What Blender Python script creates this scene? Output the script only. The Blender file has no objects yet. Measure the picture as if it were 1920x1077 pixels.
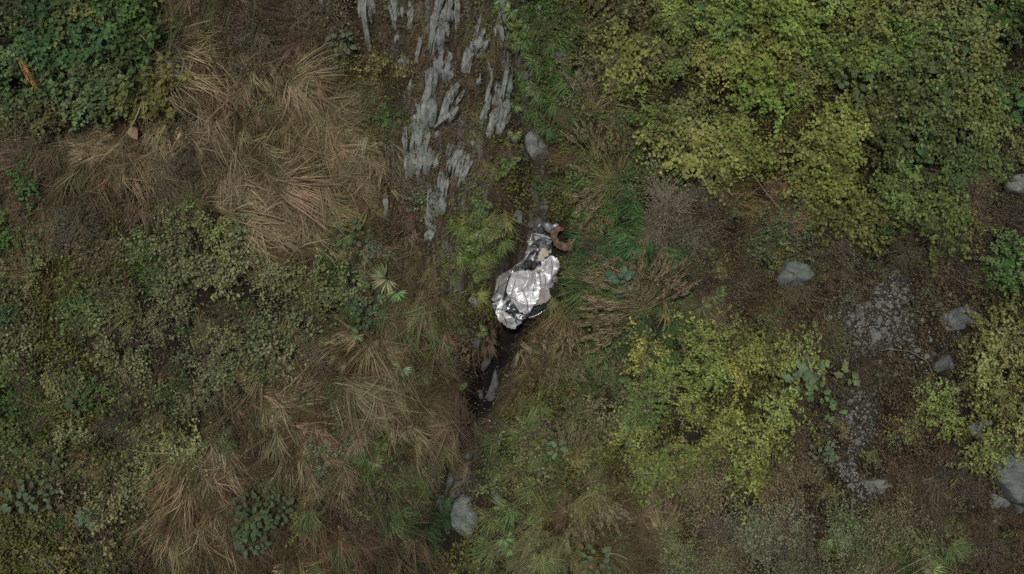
import bpy, bmesh, math, random
import numpy as np
from mathutils import Matrix, Vector
from mathutils.geometry import delaunay_2d_cdt

# ------------------------------------------------------------------ camera, sky, sun, exposure
sc = bpy.context.scene
C = sc.collection
R = math.radians
SLOPE = 40.0
S = Matrix.Rotation(R(SLOPE), 4, 'X')          # slope frame (right, upslope, normal) -> world
PXM = 45.7                                     # photograph pixels per metre of hillside
DIST = 41.0

cam_data = bpy.data.cameras.new('camera')
cam = bpy.data.objects.new('camera', cam_data); C.objects.link(cam)
cam_data.sensor_width = 36.0
cam_data.lens = 36.0 * DIST / (1920.0 / PXM)
cam_data.clip_end = 2000.0
cam.matrix_world = S @ Matrix.Translation((0, 0, DIST))
sc.camera = cam

SUN_EL, SUN_AZ = 62.0, 195.0                   # azimuth clockwise from +Y
world = bpy.data.worlds.new('World'); sc.world = world; world.use_nodes = True
wn = world.node_tree; wn.nodes.clear()
w_out = wn.nodes.new('ShaderNodeOutputWorld'); w_bg = wn.nodes.new('ShaderNodeBackground')
sky = wn.nodes.new('ShaderNodeTexSky'); sky.sky_type = 'NISHITA'; sky.sun_disc = False
sky.sun_elevation = R(SUN_EL); sky.sun_rotation = R(SUN_AZ)
sky.air_density = 1.0; sky.dust_density = 6.0; sky.ozone_density = 1.0; sky.altitude = 1200
hs = wn.nodes.new('ShaderNodeHueSaturation'); hs.inputs['Saturation'].default_value = 0.16   # overcast: greyed sky
wn.links.new(sky.outputs[0], hs.inputs['Color']); wn.links.new(hs.outputs[0], w_bg.inputs[0])
w_bg.inputs[1].default_value = 0.058
wn.links.new(w_bg.outputs[0], w_out.inputs[0])

sun_d = bpy.data.lights.new('sun', 'SUN'); sun = bpy.data.objects.new('sun', sun_d); C.objects.link(sun)
sun_d.energy = 1.5; sun_d.angle = R(10); sun_d.color = (1.0, 0.97, 0.92)
sd = Vector((math.sin(R(SUN_AZ)) * math.cos(R(SUN_EL)), math.cos(R(SUN_AZ)) * math.cos(R(SUN_EL)), math.sin(R(SUN_EL))))
sun.rotation_euler = sd.to_track_quat('Z', 'Y').to_euler()

sc.view_settings.view_transform = 'Standard'; sc.view_settings.look = 'None'
sc.view_settings.gamma = 1.0; sc.view_settings.use_curve_mapping = False
sc.view_settings.exposure = 0.02
sc.cycles.pixel_filter_type = 'BLACKMAN_HARRIS'; sc.cycles.filter_width = 1.5
sc.cycles.max_bounces = 2; sc.cycles.diffuse_bounces = 1; sc.cycles.transmission_bounces = 1
sc.cycles.use_denoising = False
sc.cycles.debug_use_spatial_splits = True

# ------------------------------------------------------------------ helpers
rng = np.random.default_rng(7)
random.seed(7)

def U(px): return (np.asarray(px, float) - 960.0) / PXM
def V(py): return (538.5 - np.asarray(py, float)) / PXM
def PX(u): return np.asarray(u) * PXM + 960.0
def PY(v): return 538.5 - np.asarray(v) * PXM

def hash2(ix, iy, seed):
    n = (ix.astype(np.int64) * 374761393 + iy.astype(np.int64) * 668265263 + seed * 974711) & 0x7fffffff
    n = ((n ^ (n >> 13)) * 1274126177) & 0x7fffffff
    return ((n ^ (n >> 16)) & 0xffff) / 65535.0

def vnoise(x, y, seed=0):
    x = np.asarray(x, float); y = np.asarray(y, float)
    ix = np.floor(x); iy = np.floor(y); fx = x - ix; fy = y - iy
    fx = fx * fx * (3 - 2 * fx); fy = fy * fy * (3 - 2 * fy)
    a = hash2(ix, iy, seed); b = hash2(ix + 1, iy, seed); c = hash2(ix, iy + 1, seed); d = hash2(ix + 1, iy + 1, seed)
    return (a + (b - a) * fx) * (1 - fy) + (c + (d - c) * fx) * fy

def fbm(x, y, seed=0, octv=4):
    s = 0; a = 0.5; t = 0
    for k in range(octv):
        s = s + a * vnoise(x * 2 ** k, y * 2 ** k, seed + k * 17); t += a; a *= 0.5
    return s / t - 0.5

def seg_dist(x, y, pts):
    """distance from points (photo px) to a polyline"""
    best = np.full(np.shape(x), 1e9)
    for (x0, y0), (x1, y1) in zip(pts[:-1], pts[1:]):
        dx, dy = x1 - x0, y1 - y0
        t = np.clip(((x - x0) * dx + (y - y0) * dy) / (dx * dx + dy * dy), 0, 1)
        best = np.minimum(best, np.hypot(x - x0 - t * dx, y - y0 - t * dy))
    return best

GULLY = [(955, -300), (958, 0), (985, 150), (1015, 320), (1000, 430), (965, 590), (915, 690), (905, 790), (870, 880), (830, 960), (770, 1050), (720, 1300)]
CHUTE = [(1665, 545), (1650, 590), (1630, 660), (1600, 760), (1600, 860), (1610, 960), (1640, 1010)]
CREV = [(962, 612), (932, 660), (905, 715), (898, 770)]
CREV_2 = [(840, 1000), (790, 1035), (750, 1090)]
OUTCROP = [(790, -200), (800, 0), (820, 150), (810, 300), (815, 450)]

def height(u, v):
    """hillside relief above the slope plane, metres"""
    u = np.asarray(u, float); v = np.asarray(v, float)
    px, py = PX(u), PY(v)
    h = 1.6 * fbm(u / 9 + 3, v / 9, 11, 3) + 0.45 * fbm(u / 2.2, v / 2.2, 23, 3) + 0.12 * fbm(u / .5, v / .5, 31, 2)
    h = h - 0.95 * np.exp(-(seg_dist(px, py, GULLY) / 42.0) ** 2)
    h = h - 1.0 * np.exp(-(seg_dist(px, py, CREV) / 23.0) ** 2) - 0.35 * np.exp(-(seg_dist(px, py, CHUTE) / 70.0) ** 2)
    o = np.exp(-(seg_dist(px, py, OUTCROP) / 130.0) ** 2)
    h = h + o * (0.35 + 0.45 * fbm(u / .55, v / 2.6, 57, 3))
    far = np.clip((np.hypot(u / 1.6, v) - 18) / 40, 0, 1)
    h = h + far * 9 * fbm(u / 34, v / 34, 71, 3)
    return h

def H(u, v): return float(height(np.array([u]), np.array([v]))[0])

def new_mesh(name, verts, faces, smooth=False):
    m = bpy.data.meshes.new(name)
    verts = np.asarray(verts, np.float32)
    m.vertices.add(len(verts)); m.vertices.foreach_set('co', verts.ravel())
    if isinstance(faces, np.ndarray):
        n, k = faces.shape
        m.loops.add(n * k); m.loops.foreach_set('vertex_index', faces.astype(np.int32).ravel())
        m.polygons.add(n); m.polygons.foreach_set('loop_start', np.arange(0, n * k, k, dtype=np.int32))
    else:
        tot = [len(f) for f in faces]
        flat = np.concatenate([np.asarray(f, np.int32) for f in faces])
        m.loops.add(len(flat)); m.loops.foreach_set('vertex_index', flat)
        m.polygons.add(len(faces)); m.polygons.foreach_set('loop_start', np.concatenate([[0], np.cumsum(tot)[:-1]]).astype(np.int32))
    m.update(calc_edges=True); m.validate()
    if smooth:
        m.polygons.foreach_set('use_smooth', np.ones(len(m.polygons), bool))
    return m

def face_float(m, name, vals):
    a = m.attributes.new(name, 'FLOAT', 'FACE'); a.data.foreach_set('value', np.asarray(vals, np.float32))

def face_color(m, name, cols):
    a = m.attributes.new(name, 'FLOAT_COLOR', 'FACE')
    c = np.ones((len(cols), 4), np.float32); c[:, :3] = cols
    a.data.foreach_set('color', c.ravel())

def obj(name, data, parent=None, mat=None, kind=None):
    o = bpy.data.objects.new(name, data); C.objects.link(o)
    if parent is not None: o.parent = parent
    if mat is not None and data is not None and len(data.materials) == 0: data.materials.append(mat)
    if kind: o['kind'] = kind
    return o

def base_matrix(u, v, dz=0.0, rot=0.0, scale=(1, 1, 1), tilt=(0, 0)):
    m = S @ Matrix.Translation((u, v, H(u, v) + dz)) @ Matrix.Rotation(rot, 4, 'Z')
    if tilt != (0, 0): m = m @ Matrix.Rotation(tilt[0], 4, 'X') @ Matrix.Rotation(tilt[1], 4, 'Y')
    return m @ Matrix.Diagonal((scale[0], scale[1], scale[2], 1))

# ------------------------------------------------------------------ materials
class NT:
    def __init__(self, name):
        self.m = bpy.data.materials.new(name); self.m.use_nodes = True
        self.t = self.m.node_tree; self.t.nodes.clear()
        self.out = self.n('ShaderNodeOutputMaterial')
    def n(self, k, **kw):
        x = self.t.nodes.new(k)
        for a, b in kw.items(): setattr(x, a, b)
        return x
    def l(self, a, b): self.t.links.new(a, b)
    def noise(self, scale, detail=4, rough=.6, vec=None):
        x = self.n('ShaderNodeTexNoise'); x.inputs['Scale'].default_value = scale
        x.inputs['Detail'].default_value = detail; x.inputs['Roughness'].default_value = rough
        if vec is not None: self.l(vec, x.inputs['Vector'])
        return x
    def ramp(self, fac, stops):
        x = self.n('ShaderNodeValToRGB'); self.l(fac, x.inputs[0]); e = x.color_ramp.elements
        while len(e) < len(stops): e.new(0.5)
        for i, (p, c) in enumerate(stops): e[i].position = p; e[i].color = (*c, 1) if len(c) == 3 else c
        return x
    def mix(self, fac, a, b, blend='MIX'):
        x = self.n('ShaderNodeMix', data_type='RGBA', blend_type=blend)
        for s, i in ((fac, 0), (a, 6), (b, 7)):
            if isinstance(s, (int, float)): x.inputs[i].default_value = s
            elif isinstance(s, tuple): x.inputs[i].default_value = (*s, 1)
            else: self.l(s, x.inputs[i])
        return x.outputs[2]
    def bump(self, h, strength, dist):
        x = self.n('ShaderNodeBump'); x.inputs['Strength'].default_value = strength; x.inputs['Distance'].default_value = dist
        self.l(h, x.inputs['Height']); return x.outputs[0]
    def principled(self, color, rough=.8, metal=0, normal=None, spec=.3, coat=0):
        p = self.n('ShaderNodeBsdfPrincipled')
        if isinstance(color, tuple): p.inputs['Base Color'].default_value = (*color, 1)
        else: self.l(color, p.inputs['Base Color'])
        if isinstance(rough, (int, float)): p.inputs['Roughness'].default_value = rough
        else: self.l(rough, p.inputs['Roughness'])
        if isinstance(metal, (int, float)): p.inputs['Metallic'].default_value = metal
        else: self.l(metal, p.inputs['Metallic'])
        p.inputs['Specular IOR Level'].default_value = spec
        p.inputs['Coat Weight'].default_value = coat
        if normal is not None: self.l(normal, p.inputs['Normal'])
        self.l(p.outputs[0], self.out.inputs[0]); return p

def leaf_material(name, transl=0.2, value=(0.35, 2.05), hue=0.02, spec=True, use_attr_color=False):
    t = NT(name)
    var = t.n('ShaderNodeAttribute', attribute_name='var')
    if use_attr_color:
        col = t.n('ShaderNodeAttribute', attribute_name='Col').outputs['Color']
    else:
        col = t.n('ShaderNodeObjectInfo').outputs['Color']
    h = t.n('ShaderNodeHueSaturation')
    mr = t.n('ShaderNodeMapRange'); t.l(var.outputs['Fac'], mr.inputs[0])
    mr.inputs[3].default_value, mr.inputs[4].default_value = value
    t.l(mr.outputs[0], h.inputs['Value'])
    f = t.n('ShaderNodeMath', operation='MULTIPLY'); f.inputs[1].default_value = 7.31; t.l(var.outputs['Fac'], f.inputs[0])
    g = t.n('ShaderNodeMath', operation='FRACT'); t.l(f.outputs[0], g.inputs[0])
    m2 = t.n('ShaderNodeMapRange'); t.l(g.outputs[0], m2.inputs[0]); m2.inputs[3].default_value = .5 - hue * .4; m2.inputs[4].default_value = .5 + hue
    t.l(m2.outputs[0], h.inputs['Hue']); t.l(col, h.inputs['Color'])
    d = t.n('ShaderNodeBsdfDiffuse'); t.l(h.outputs[0], d.inputs['Color'])
    tr = t.n('ShaderNodeBsdfTranslucent'); t.l(h.outputs[0], tr.inputs[0])
    mx = t.n('ShaderNodeMixShader'); mx.inputs[0].default_value = transl
    t.l(d.outputs[0], mx.inputs[1]); t.l(tr.outputs[0], mx.inputs[2]); t.l(mx.outputs[0], t.out.inputs[0])
    return t.m

M_LEAF = leaf_material('leaf')
M_BLADE = leaf_material('grass_blade', transl=.1, value=(.25, 1.95), hue=.02, spec=False)
M_COVER = leaf_material('ground_cover', transl=.1, value=(.5, 1.5), hue=.02, spec=False, use_attr_color=True)

def wood_material():
    t = NT('twig_bark'); inf = t.n('ShaderNodeObjectInfo')
    n = t.noise(9, 3); r = t.ramp(n.outputs[0], [(.3, (.6, .6, .6)), (.75, (1.3, 1.3, 1.3))])
    t.principled(t.mix(1.0, r.outputs[0], inf.outputs['Color'], 'MULTIPLY'), .85, spec=.1)
    return t.m
M_WOOD = wood_material()

def soil_material():
    t = NT('hillside_soil'); g = t.n('ShaderNodeNewGeometry'); p = g.outputs['Position']
    n1 = t.noise(.5, 6, .65, p); n2 = t.noise(5, 6, .7, p); n3 = t.noise(38, 4, .7, p)
    a = t.ramp(n1.outputs[0], [(.3, (.022, .018, .013)), (.55, (.038, .031, .021)), (.75, (.058, .048, .033))])
    b = t.ramp(n2.outputs[0], [(.3, (.45, .42, .40)), (.6, (1., 1., 1.)), (.8, (1.6, 1.4, 1.2))])
    col = t.mix(1.0, a.outputs[0], b.outputs[0], 'MULTIPLY')
    gr = t.n('ShaderNodeAttribute', attribute_name='gravel'); rk = t.n('ShaderNodeAttribute', attribute_name='rock')
    v = t.n('ShaderNodeTexVoronoi'); v.inputs['Scale'].default_value = 14; t.l(p, v.inputs['Vector'])
    gc = t.ramp(v.outputs['Color'], [(.15, (.028, .025, .02)), (.6, (.058, .053, .043)), (.95, (.115, .108, .092))])
    col = t.mix(gr.outputs['Fac'], col, gc.outputs[0])
    mp = t.n('ShaderNodeMapping'); mp.inputs['Rotation'].default_value = (-R(SLOPE), 0, 0); t.l(p, mp.inputs['Vector'])
    mp2 = t.n('ShaderNodeMapping'); mp2.inputs['Scale'].default_value = (3.2, .5, 2); mp2.inputs['Rotation'].default_value = (0, 0, R(8)); t.l(mp.outputs[0], mp2.inputs['Vector'])
    n4 = t.noise(1.3, 7, .7, mp2.outputs[0])
    rc = t.ramp(n4.outputs[0], [(.34, (.045, .034, .022)), (.47, (.085, .065, .042)), (.55, (.14, .13, .11)), (.68, (.28, .28, .26))])
    col = t.mix(rk.outputs['Fac'], col, rc.outputs[0])
    wt = t.n('ShaderNodeAttribute', attribute_name='wet'); col = t.mix(wt.outputs['Fac'], col, (.02, .019, .017))
    t.principled(col, .9, normal=t.bump(n3.outputs[0], .8, .06), spec=.08)
    return t.m
M_SOIL = soil_material()

def rock_material(name, dark, mid, light, lichen=(.20, .24, .20), streak=(1, 1, 1), brown=.35):
    t = NT(name); tc = t.n('ShaderNodeTexCoord')
    mp = t.n('ShaderNodeMapping'); mp.inputs['Scale'].default_value = streak; t.l(tc.outputs['Object'], mp.inputs['Vector'])
    n1 = t.noise(2.6, 8, .68, mp.outputs[0]); n2 = t.noise(14, 6, .7, mp.outputs[0]); n3 = t.noise(1.7, 5, .6, tc.outputs['Object'])
    tint = lambda c_: (c_[0] * .98, c_[1] * 1.03, c_[2] * .97); a = t.ramp(n1.outputs[0], [(.28, tint(dark)), (.5, tint(mid)), (.72, tint(light))])
    b = t.ramp(n2.outputs[0], [(.3, (.6, .6, .6)), (.55, (1, 1, 1)), (.8, (1.25, 1.25, 1.22))])
    col = t.mix(1.0, a.outputs[0], b.outputs[0], 'MULTIPLY')
    lf = t.ramp(n3.outputs[0], [(.5, (0, 0, 0)), (.7, (.6, .6, .6))])
    col = t.mix(lf.outputs[0], col, lichen)
    n5 = t.noise(4.3, 6, .7, tc.outputs['Object'])
    bf = t.ramp(n5.outputs[0], [(.52, (0, 0, 0)), (.66, (brown, brown, brown))])
    col = t.mix(bf.outputs[0], col, (.085, .06, .04))
    t.principled(col, .88, normal=t.bump(n2.outputs[0], .7, .05), spec=.2)
    return t.m
M_RIB = rock_material('outcrop_rock', (.13, .125, .12), (.32, .325, .315), (.52, .525, .505), streak=(2.6, .5, 1.6), brown=.7)
M_BOULDER = rock_material('boulder_rock', (.13, .125, .12), (.24, .235, .225), (.33, .325, .31), brown=.2)
M_TEAL = rock_material('green_grey_rock', (.09, .10, .095), (.20, .215, .205), (.31, .33, .315), lichen=(.24, .265, .24), brown=.3, streak=(1, 2.2, 1))
M_DARKROCK = rock_material('wet_dark_rock', (.05, .05, .05), (.14, .14, .14), (.30, .30, .30), streak=(2.5, .7, 1), brown=.3)
M_STONE = rock_material('pale_stone', (.12, .115, .105), (.24, .235, .22), (.44, .435, .41), brown=.3)

# ------------------------------------------------------------------ hillside sheet
def axis(lim, step, outer, n):
    core = np.arange(-lim, lim + 1e-6, step)
    g = lim + (outer - lim) * (np.linspace(0, 1, n + 1)[1:] ** 2.2)
    return np.concatenate([-g[::-1], core, g])
ax = axis(24.0, .13, 260.0, 26); ay = axis(15.0, .13, 200.0, 26)
GX, GY = np.meshgrid(ax, ay); hx = height(GX, GY)
gv = np.stack([GX.ravel(), GY.ravel(), hx.ravel()], 1)
nx, ny = len(ax), len(ay)
ii = (np.arange(ny - 1)[:, None] * nx + np.arange(nx - 1)[None]).ravel()
gf = np.stack([ii, ii + 1, ii + nx + 1, ii + nx], 1)
gm = new_mesh('hillside', gv, gf, smooth=True)
gpx, gpy = PX(gv[:, 0]), PY(gv[:, 1])
def gravel_mask(px, py):
    w = 34 * fbm(px / 42., py / 42., 91, 4)
    d = np.hypot((px - 1655) / 105, (py - 608) / 88)
    a = np.clip(1.25 - d + w / 24, 0, 1)
    b = np.clip(1.0 - seg_dist(px, py, CHUTE) / 52 + w / 13, 0, 1) * (1 - .5 * np.exp(-((py - 715) / 36) ** 2))
    return np.clip((np.maximum(a, b) - .38) * 3.0, 0, 1)
def rock_mask(px, py):
    w = 1.6 * fbm(px / 55., py / 90., 95, 3)
    a = np.clip(1.25 - seg_dist(px, py, OUTCROP) / 125 + w, 0, 1)
    b = np.clip(1.15 - seg_dist(px, py, GULLY) / 34 + w * .6, 0, 1) * .8
    return np.maximum(a, b)
def wet_mask(px, py):
    return np.clip(1.5 - np.minimum(seg_dist(px, py, CREV), seg_dist(px, py, CREV_2) + 6) / 23 + 1.6 * fbm(px / 14., py / 14., 99, 3), 0, 1)
for nm, fn in (('gravel', gravel_mask), ('rock', rock_mask), ('wet', wet_mask)):
    at = gm.attributes.new(nm, 'FLOAT', 'POINT'); at.data.foreach_set('value', fn(gpx, gpy).astype(np.float32))
hill = obj('hillside', gm, mat=M_SOIL, kind='structure'); hill.matrix_world = S
hill['label'] = 'steep brown hillside with gully and scree'

# ------------------------------------------------------------------ labels by landmark
LAND = []          # (px, py, phrase)
PENDING = []       # (object, description, px, py)
ORD = ['nearest', 'second nearest', 'third nearest', 'fourth nearest', 'fifth nearest', 'sixth nearest', 'seventh nearest',
       'eighth nearest', 'ninth nearest', 'tenth nearest', 'eleventh nearest', 'twelfth nearest', 'thirteenth nearest', 'fourteenth nearest']
DIRS = ['right of', 'above right of', 'above', 'above left of', 'left of', 'below left of', 'below', 'below right of']
def thing(o, cat, group=None, label=None):
    o['category'] = cat
    if group: o['group'] = group
    if label: o['label'] = label
    return o
def finish_labels():
    buckets = {}
    for o, desc, px, py in PENDING:
        k = min(range(len(LAND)), key=lambda i: math.hypot(LAND[i][0] - px, LAND[i][1] - py))
        lx, ly, ph = LAND[k]
        a = math.degrees(math.atan2(ly - py, px - lx))
        dr = DIRS[int(round(a / 45.0)) % 8]
        buckets.setdefault((desc, dr, ph), []).append((math.hypot(lx - px, ly - py), o))
    for (desc, dr, ph), lst in buckets.items():
        lst.sort(key=lambda x: x[0])
        for i, (d, o) in enumerate(lst):
            o['label'] = f'{desc} {dr} {ph}' + (f', {ORD[min(i, 13)]}' if len(lst) > 1 else '')

# ------------------------------------------------------------------ rocks
def rock_mesh(name, poly_px, top, seed, sink=.35, tilt=(0, 0), rough=.05, strata=0.0, cells=6, brk=.09):
    """closed rock from a plan outline: flared foot, bevelled rim, uneven faceted top; origin at outline centre"""
    r = np.random.default_rng(seed)
    P = np.array([[float(U(x)), float(V(y))] for x, y in poly_px]); c = P.mean(0); P = P - c
    pts = []
    n = len(P)
    for i in range(n):
        a, b = P[i], P[(i + 1) % n]; L = np.linalg.norm(b - a); k = max(2, int(L / .09))
        for j in range(k):
            pts.append(a + (b - a) * j / k)
    pts = np.array(pts); m = len(pts)
    pts = pts * (1 + (r.random((m, 1)) - .5) * .05)
    size = np.sqrt(np.ptp(P[:, 0]) * np.ptp(P[:, 1]))
    rings = [(1.10, -sink), (1.05, .0), (1.0, .5 * top), (.97, .88 * top), (.92, 1.0 * top), (.78, 1.02 * top), (.6, 1.04 * top), (.4, 1.05 * top), (.2, 1.05 * top)]
    cs = P[r.integers(0, n, cells)] * r.random((cells, 1)); co = (r.random(cells) - .6) * brk * 2; cg = r.normal(size=(cells, 2)) * .35
    ax_ = np.array([2.2, .8]) if strata else np.array([1., 1.])
    V_ = []
    ca, sa = math.cos(seed), math.sin(seed)
    for s_, z in rings:
        q = pts * s_
        zz = np.full(m, z)
        if z > 0:
            lift = z / top
            zz = zz + lift * (q[:, 0] * tilt[0] + q[:, 1] * tilt[1])
            for k in range(3):                       # a few broad facets
                an = seed * 1.7 + k * 2.2; d = q[:, 0] * math.cos(an) + q[:, 1] * math.sin(an)
                zz = zz - lift * .85 * np.maximum(0, d - (.10 + .12 * ((seed * 7 + k * 3) % 5) / 5) * size)
        if z > .3 * top:                               # broken faces stepped against each other
            ci = (((q[:, None] - cs[None]) * ax_) ** 2).sum(2).argmin(1); zz = zz + (z / top) * (co[ci] + ((q - cs[ci]) * cg[ci]).sum(1))
        nn = fbm(q[:, 0] / .35 + seed, q[:, 1] / .35 + z * 2, seed, 3)
        zz = zz + rough * 2.2 * nn * (z > -.1)
        if strata: zz = zz + strata * (np.abs(((q[:, 0] * ca + q[:, 1] * sa) / .16) % 2 - 1) - .5) * (z > .3 * top)
        off = 1 + rough * 1.8 * fbm(q[:, 0] / .25 + z * 3, q[:, 1] / .25 + 9, seed + 5, 3)[:, None]
        V_.append(np.concatenate([q * off, zz[:, None]], 1))
    V_ = np.concatenate(V_); top_c = V_[-m:].mean(0); V_ = np.vstack([V_, top_c])
    F = []
    for k in range(len(rings) - 1):
        for i in range(m):
            F.append((k * m + i, k * m + (i + 1) % m, (k + 1) * m + (i + 1) % m, (k + 1) * m + i))
    b = (len(rings) - 1) * m
    for i in range(m): F.append((b + i, b + (i + 1) % m, len(V_) - 1))
    F.append(tuple(range(m - 1, -1, -1)))
    area = 0.5 * sum(P[i][0] * P[(i + 1) % n][1] - P[(i + 1) % n][0] * P[i][1] for i in range(n))
    if area < 0: F = [f[::-1] for f in F]
    return new_mesh(name, V_, F), c

def place_rock(name, poly, top, seed, mat, label, cat='boulder', dz=-.10, group=None, land=None, **kw):
    me, c = rock_mesh(name, poly, top, seed, **kw)
    o = obj(name, me, mat=mat); o.matrix_world = base_matrix(c[0], c[1], dz)
    thing(o, cat, group, label)
    cx, cy = np.mean([p[0] for p in poly]), np.mean([p[1] for p in poly])
    if land: LAND.append((cx, cy, land))
    BLOCK.append((cx, cy, (np.ptp([p[0] for p in poly]) + np.ptp([p[1] for p in poly])) * .25))
    return o
GROCK = []
BLOCK = []     # keep plants off these (px,py,r)

place_rock('boulder', [(983, 250), (995, 240), (1012, 248), (1026, 262), (1034, 285), (1033, 302), (1012, 306), (994, 290), (985, 270)], .62, 3, M_BOULDER,
           'rounded pale grey boulder in the gully upslope of the wreck', land='the pale boulder upslope of the wreck', tilt=(-.35, .25), cells=4, brk=.16)
place_rock('boulder', [(845, 968), (852, 946), (864, 932), (888, 934), (898, 966), (896, 986), (878, 1014), (858, 1000), (846, 984)], .55, 4, M_TEAL,
           'flat-faced grey boulder in the gully near the lower edge', land='the flat gully boulder', tilt=(.22, -.1), rough=.02)
place_rock('boulder', [(1452, 522), (1466, 492), (1482, 489), (1504, 498), (1518, 515), (1506, 532), (1480, 546), (1458, 540)], .75, 5, M_TEAL,
           'blocky grey boulder alone among brown scrub', dz=-.05, land='the lone blocky boulder', tilt=(-.35, .25), rough=.04, cells=4, brk=.18)
place_rock('rock_ledge', [(1738, 614), (1752, 594), (1780, 580), (1812, 571), (1846, 567), (1848, 588), (1824, 602), (1796, 618), (1758, 626)], .42, 6, M_DARKROCK,
           'long low grey rock ledge beside the scree', 'rock', dz=-.2, land='the long rock ledge', tilt=(.1, -.25))
place_rock('boulder', [(1855, 868), (1862, 848), (1880, 838), (1915, 830), (1960, 834), (1975, 890), (1950, 935), (1915, 945), (1884, 934), (1866, 905)], 1.15, 8, M_TEAL,
           'largest green-grey boulder at the right edge', land='the big right-edge boulder', tilt=(.2, -.4), rough=.07, cells=6, brk=.28)
place_rock('rock', [(1848, 926), (1858, 923), (1878, 932), (1894, 942), (1880, 952), (1858, 958), (1852, 944)], .3, 9, M_TEAL,
           'small pointed grey slab under the big right-edge boulder', 'rock', tilt=(.1, .1), rough=.02)
place_rock('rock', [(1898, 944), (1915, 938), (1935, 950), (1925, 968), (1904, 962)], .3, 10, M_TEAL,
           'grey slab cut by the right edge below the big boulder', 'rock', rough=.02)
place_rock('rock', [(1620, 902), (1645, 898), (1669, 898), (1671, 909), (1652, 926), (1626, 922)], .38, 12, M_BOULDER,
           'squared pale grey slab at the foot of the scree', 'rock', land='the squared slab', tilt=(-.05, -.25), rough=.02)
place_rock('rock', [(1612, 622), (1632, 612), (1655, 603), (1673, 606), (1674, 634), (1652, 643), (1624, 640)], .08, 13, M_TEAL,
           'flat grey slab half buried in the scree', 'rock', land='the flat scree slab', tilt=(.15, .05), rough=.05)
place_rock('boulder', [(1882, 345), (1893, 331), (1915, 326), (1945, 335), (1940, 362), (1905, 366), (1888, 360)], .6, 14, M_BOULDER,
           'grey boulder cut by the right edge under dark bushes', land='the upper right-edge boulder')
place_rock('boulder', [(1622, 992), (1636, 983), (1656, 988), (1655, 1004), (1636, 1010)], .3, 15, M_TEAL, 'small blue-grey boulder below the squared slab', land='the small blue-grey boulder')
place_rock('boulder', [(878, 562), (886, 552), (897, 560), (896, 574), (884, 578)], .3, 16, M_BOULDER, 'small rounded grey boulder left of the wreck')
place_rock('rock', [(916, 664), (924, 668), (919, 686), (906, 704), (896, 704), (899, 690), (907, 676)], .38, 17, M_DARKROCK,
           'upper wet grey slab in the gully below the wreck', 'rock', land='the wet slabs below the wreck', tilt=(-.2, .1))
place_rock('rock', [(930, 694), (940, 698), (937, 725), (930, 756), (914, 760), (908, 752), (918, 728), (924, 706)], .42, 18, M_DARKROCK,
           'lower long wet grey slab in the gully below the wreck', 'rock', tilt=(-.2, .05))
place_rock('rock', [(882, 640), (890, 632), (901, 634), (898, 652), (888, 656)], .3, 19, M_DARKROCK, 'small grey block beside the gully below the wreck', 'rock')
place_rock('rock', [(842, 668), (850, 655), (857, 668), (855, 700), (846, 712), (842, 695)], .28, 20, M_DARKROCK, 'narrow upright grey slab left of the gully', 'rock', land='the narrow slab')
place_rock('rock', [(1780, 690), (1752, 700), (1745, 685), (1758, 668), (1782, 660), (1798, 675)], .45, 21, M_DARKROCK, 'dark overhanging rock beside the yellow right-hand bushes', 'rock')
place_rock('rock', [(862, 858), (880, 850), (884, 866), (870, 874)], .22, 22, M_DARKROCK, 'small dark rock in the gully above the flat boulder', 'rock')
place_rock('rock', [(925, 905), (945, 915), (940, 945), (926, 940)], .25, 23, M_DARKROCK, 'dark rock right of the gully above the flat boulder', 'rock')
place_rock('rock', [(1000, 410), (1014, 404), (1024, 415), (1022, 436), (1008, 438), (998, 428)], .42, 24, M_DARKROCK, 'dark grey rock touching the top of the wreck', 'rock')
place_rock('rock', [(952, 398), (968, 388), (982, 396), (978, 414), (960, 418)], .22, 25, M_BOULDER, 'low grey rock in the gully above the wreck', 'rock')
place_rock('rock', [(1040, 96), (1058, 88), (1072, 98), (1060, 112), (1044, 112)], .3, 26, M_DARKROCK, 'dark rock among ferns beside the upper gully', 'rock')
place_rock('rock', [(560, 600), (572, 585), (590, 590), (590, 615), (572, 622)], .25, 27, M_DARKROCK, 'dull grey rock half hidden in pale scrub', 'rock')
place_rock('rock', [(1810, 800), (1840, 776), (1852, 790), (1835, 815), (1815, 825)], .3, 28, M_TEAL, 'leaning grey slab among bushes above the big boulder', 'rock')
LAND += [(985, 530, 'the wrecked car')]
BLOCK += [(985, 530, 88), (1058, 450, 52)]

for k_, (t_, side) in enumerate([(.30, -1), (.33, 1), (.36, 0), (.40, -1), (.43, 1), (.455, 0), (.60, -1), (.62, 1), (.67, -1), (.70, 1), (.73, 0), (.76, -1), (.79, 1), (.82, 0), (.86, -1), (.90, 1), (.25, 1), (.21, -1), (.17, 0)]):
    i_ = t_ * (len(GULLY) - 1); j_ = int(i_); a_, b_ = GULLY[j_], GULLY[j_ + 1]; rs = np.random.default_rng(700 + k_)
    gx = a_[0] + (b_[0] - a_[0]) * (i_ - j_) + side * 13 + rs.normal() * 4; gy = a_[1] + (b_[1] - a_[1]) * (i_ - j_) + rs.normal() * 8; rr = 6 + 9 * rs.random()
    if math.hypot(gx - 985, gy - 530) < 92: continue
    poly_ = [(gx + rr * (.6 + .5 * rs.random()) * math.cos(q * 1.047) * .8, gy + rr * 1.25 * (.6 + .5 * rs.random()) * math.sin(q * 1.047)) for q in range(6)]
    ro = place_rock('rock', poly_, .16 + .2 * rs.random(), 720 + k_, M_DARKROCK, None, 'rock', group='rocks in the gully bed'); GROCK.append((ro, gx, gy))

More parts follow.
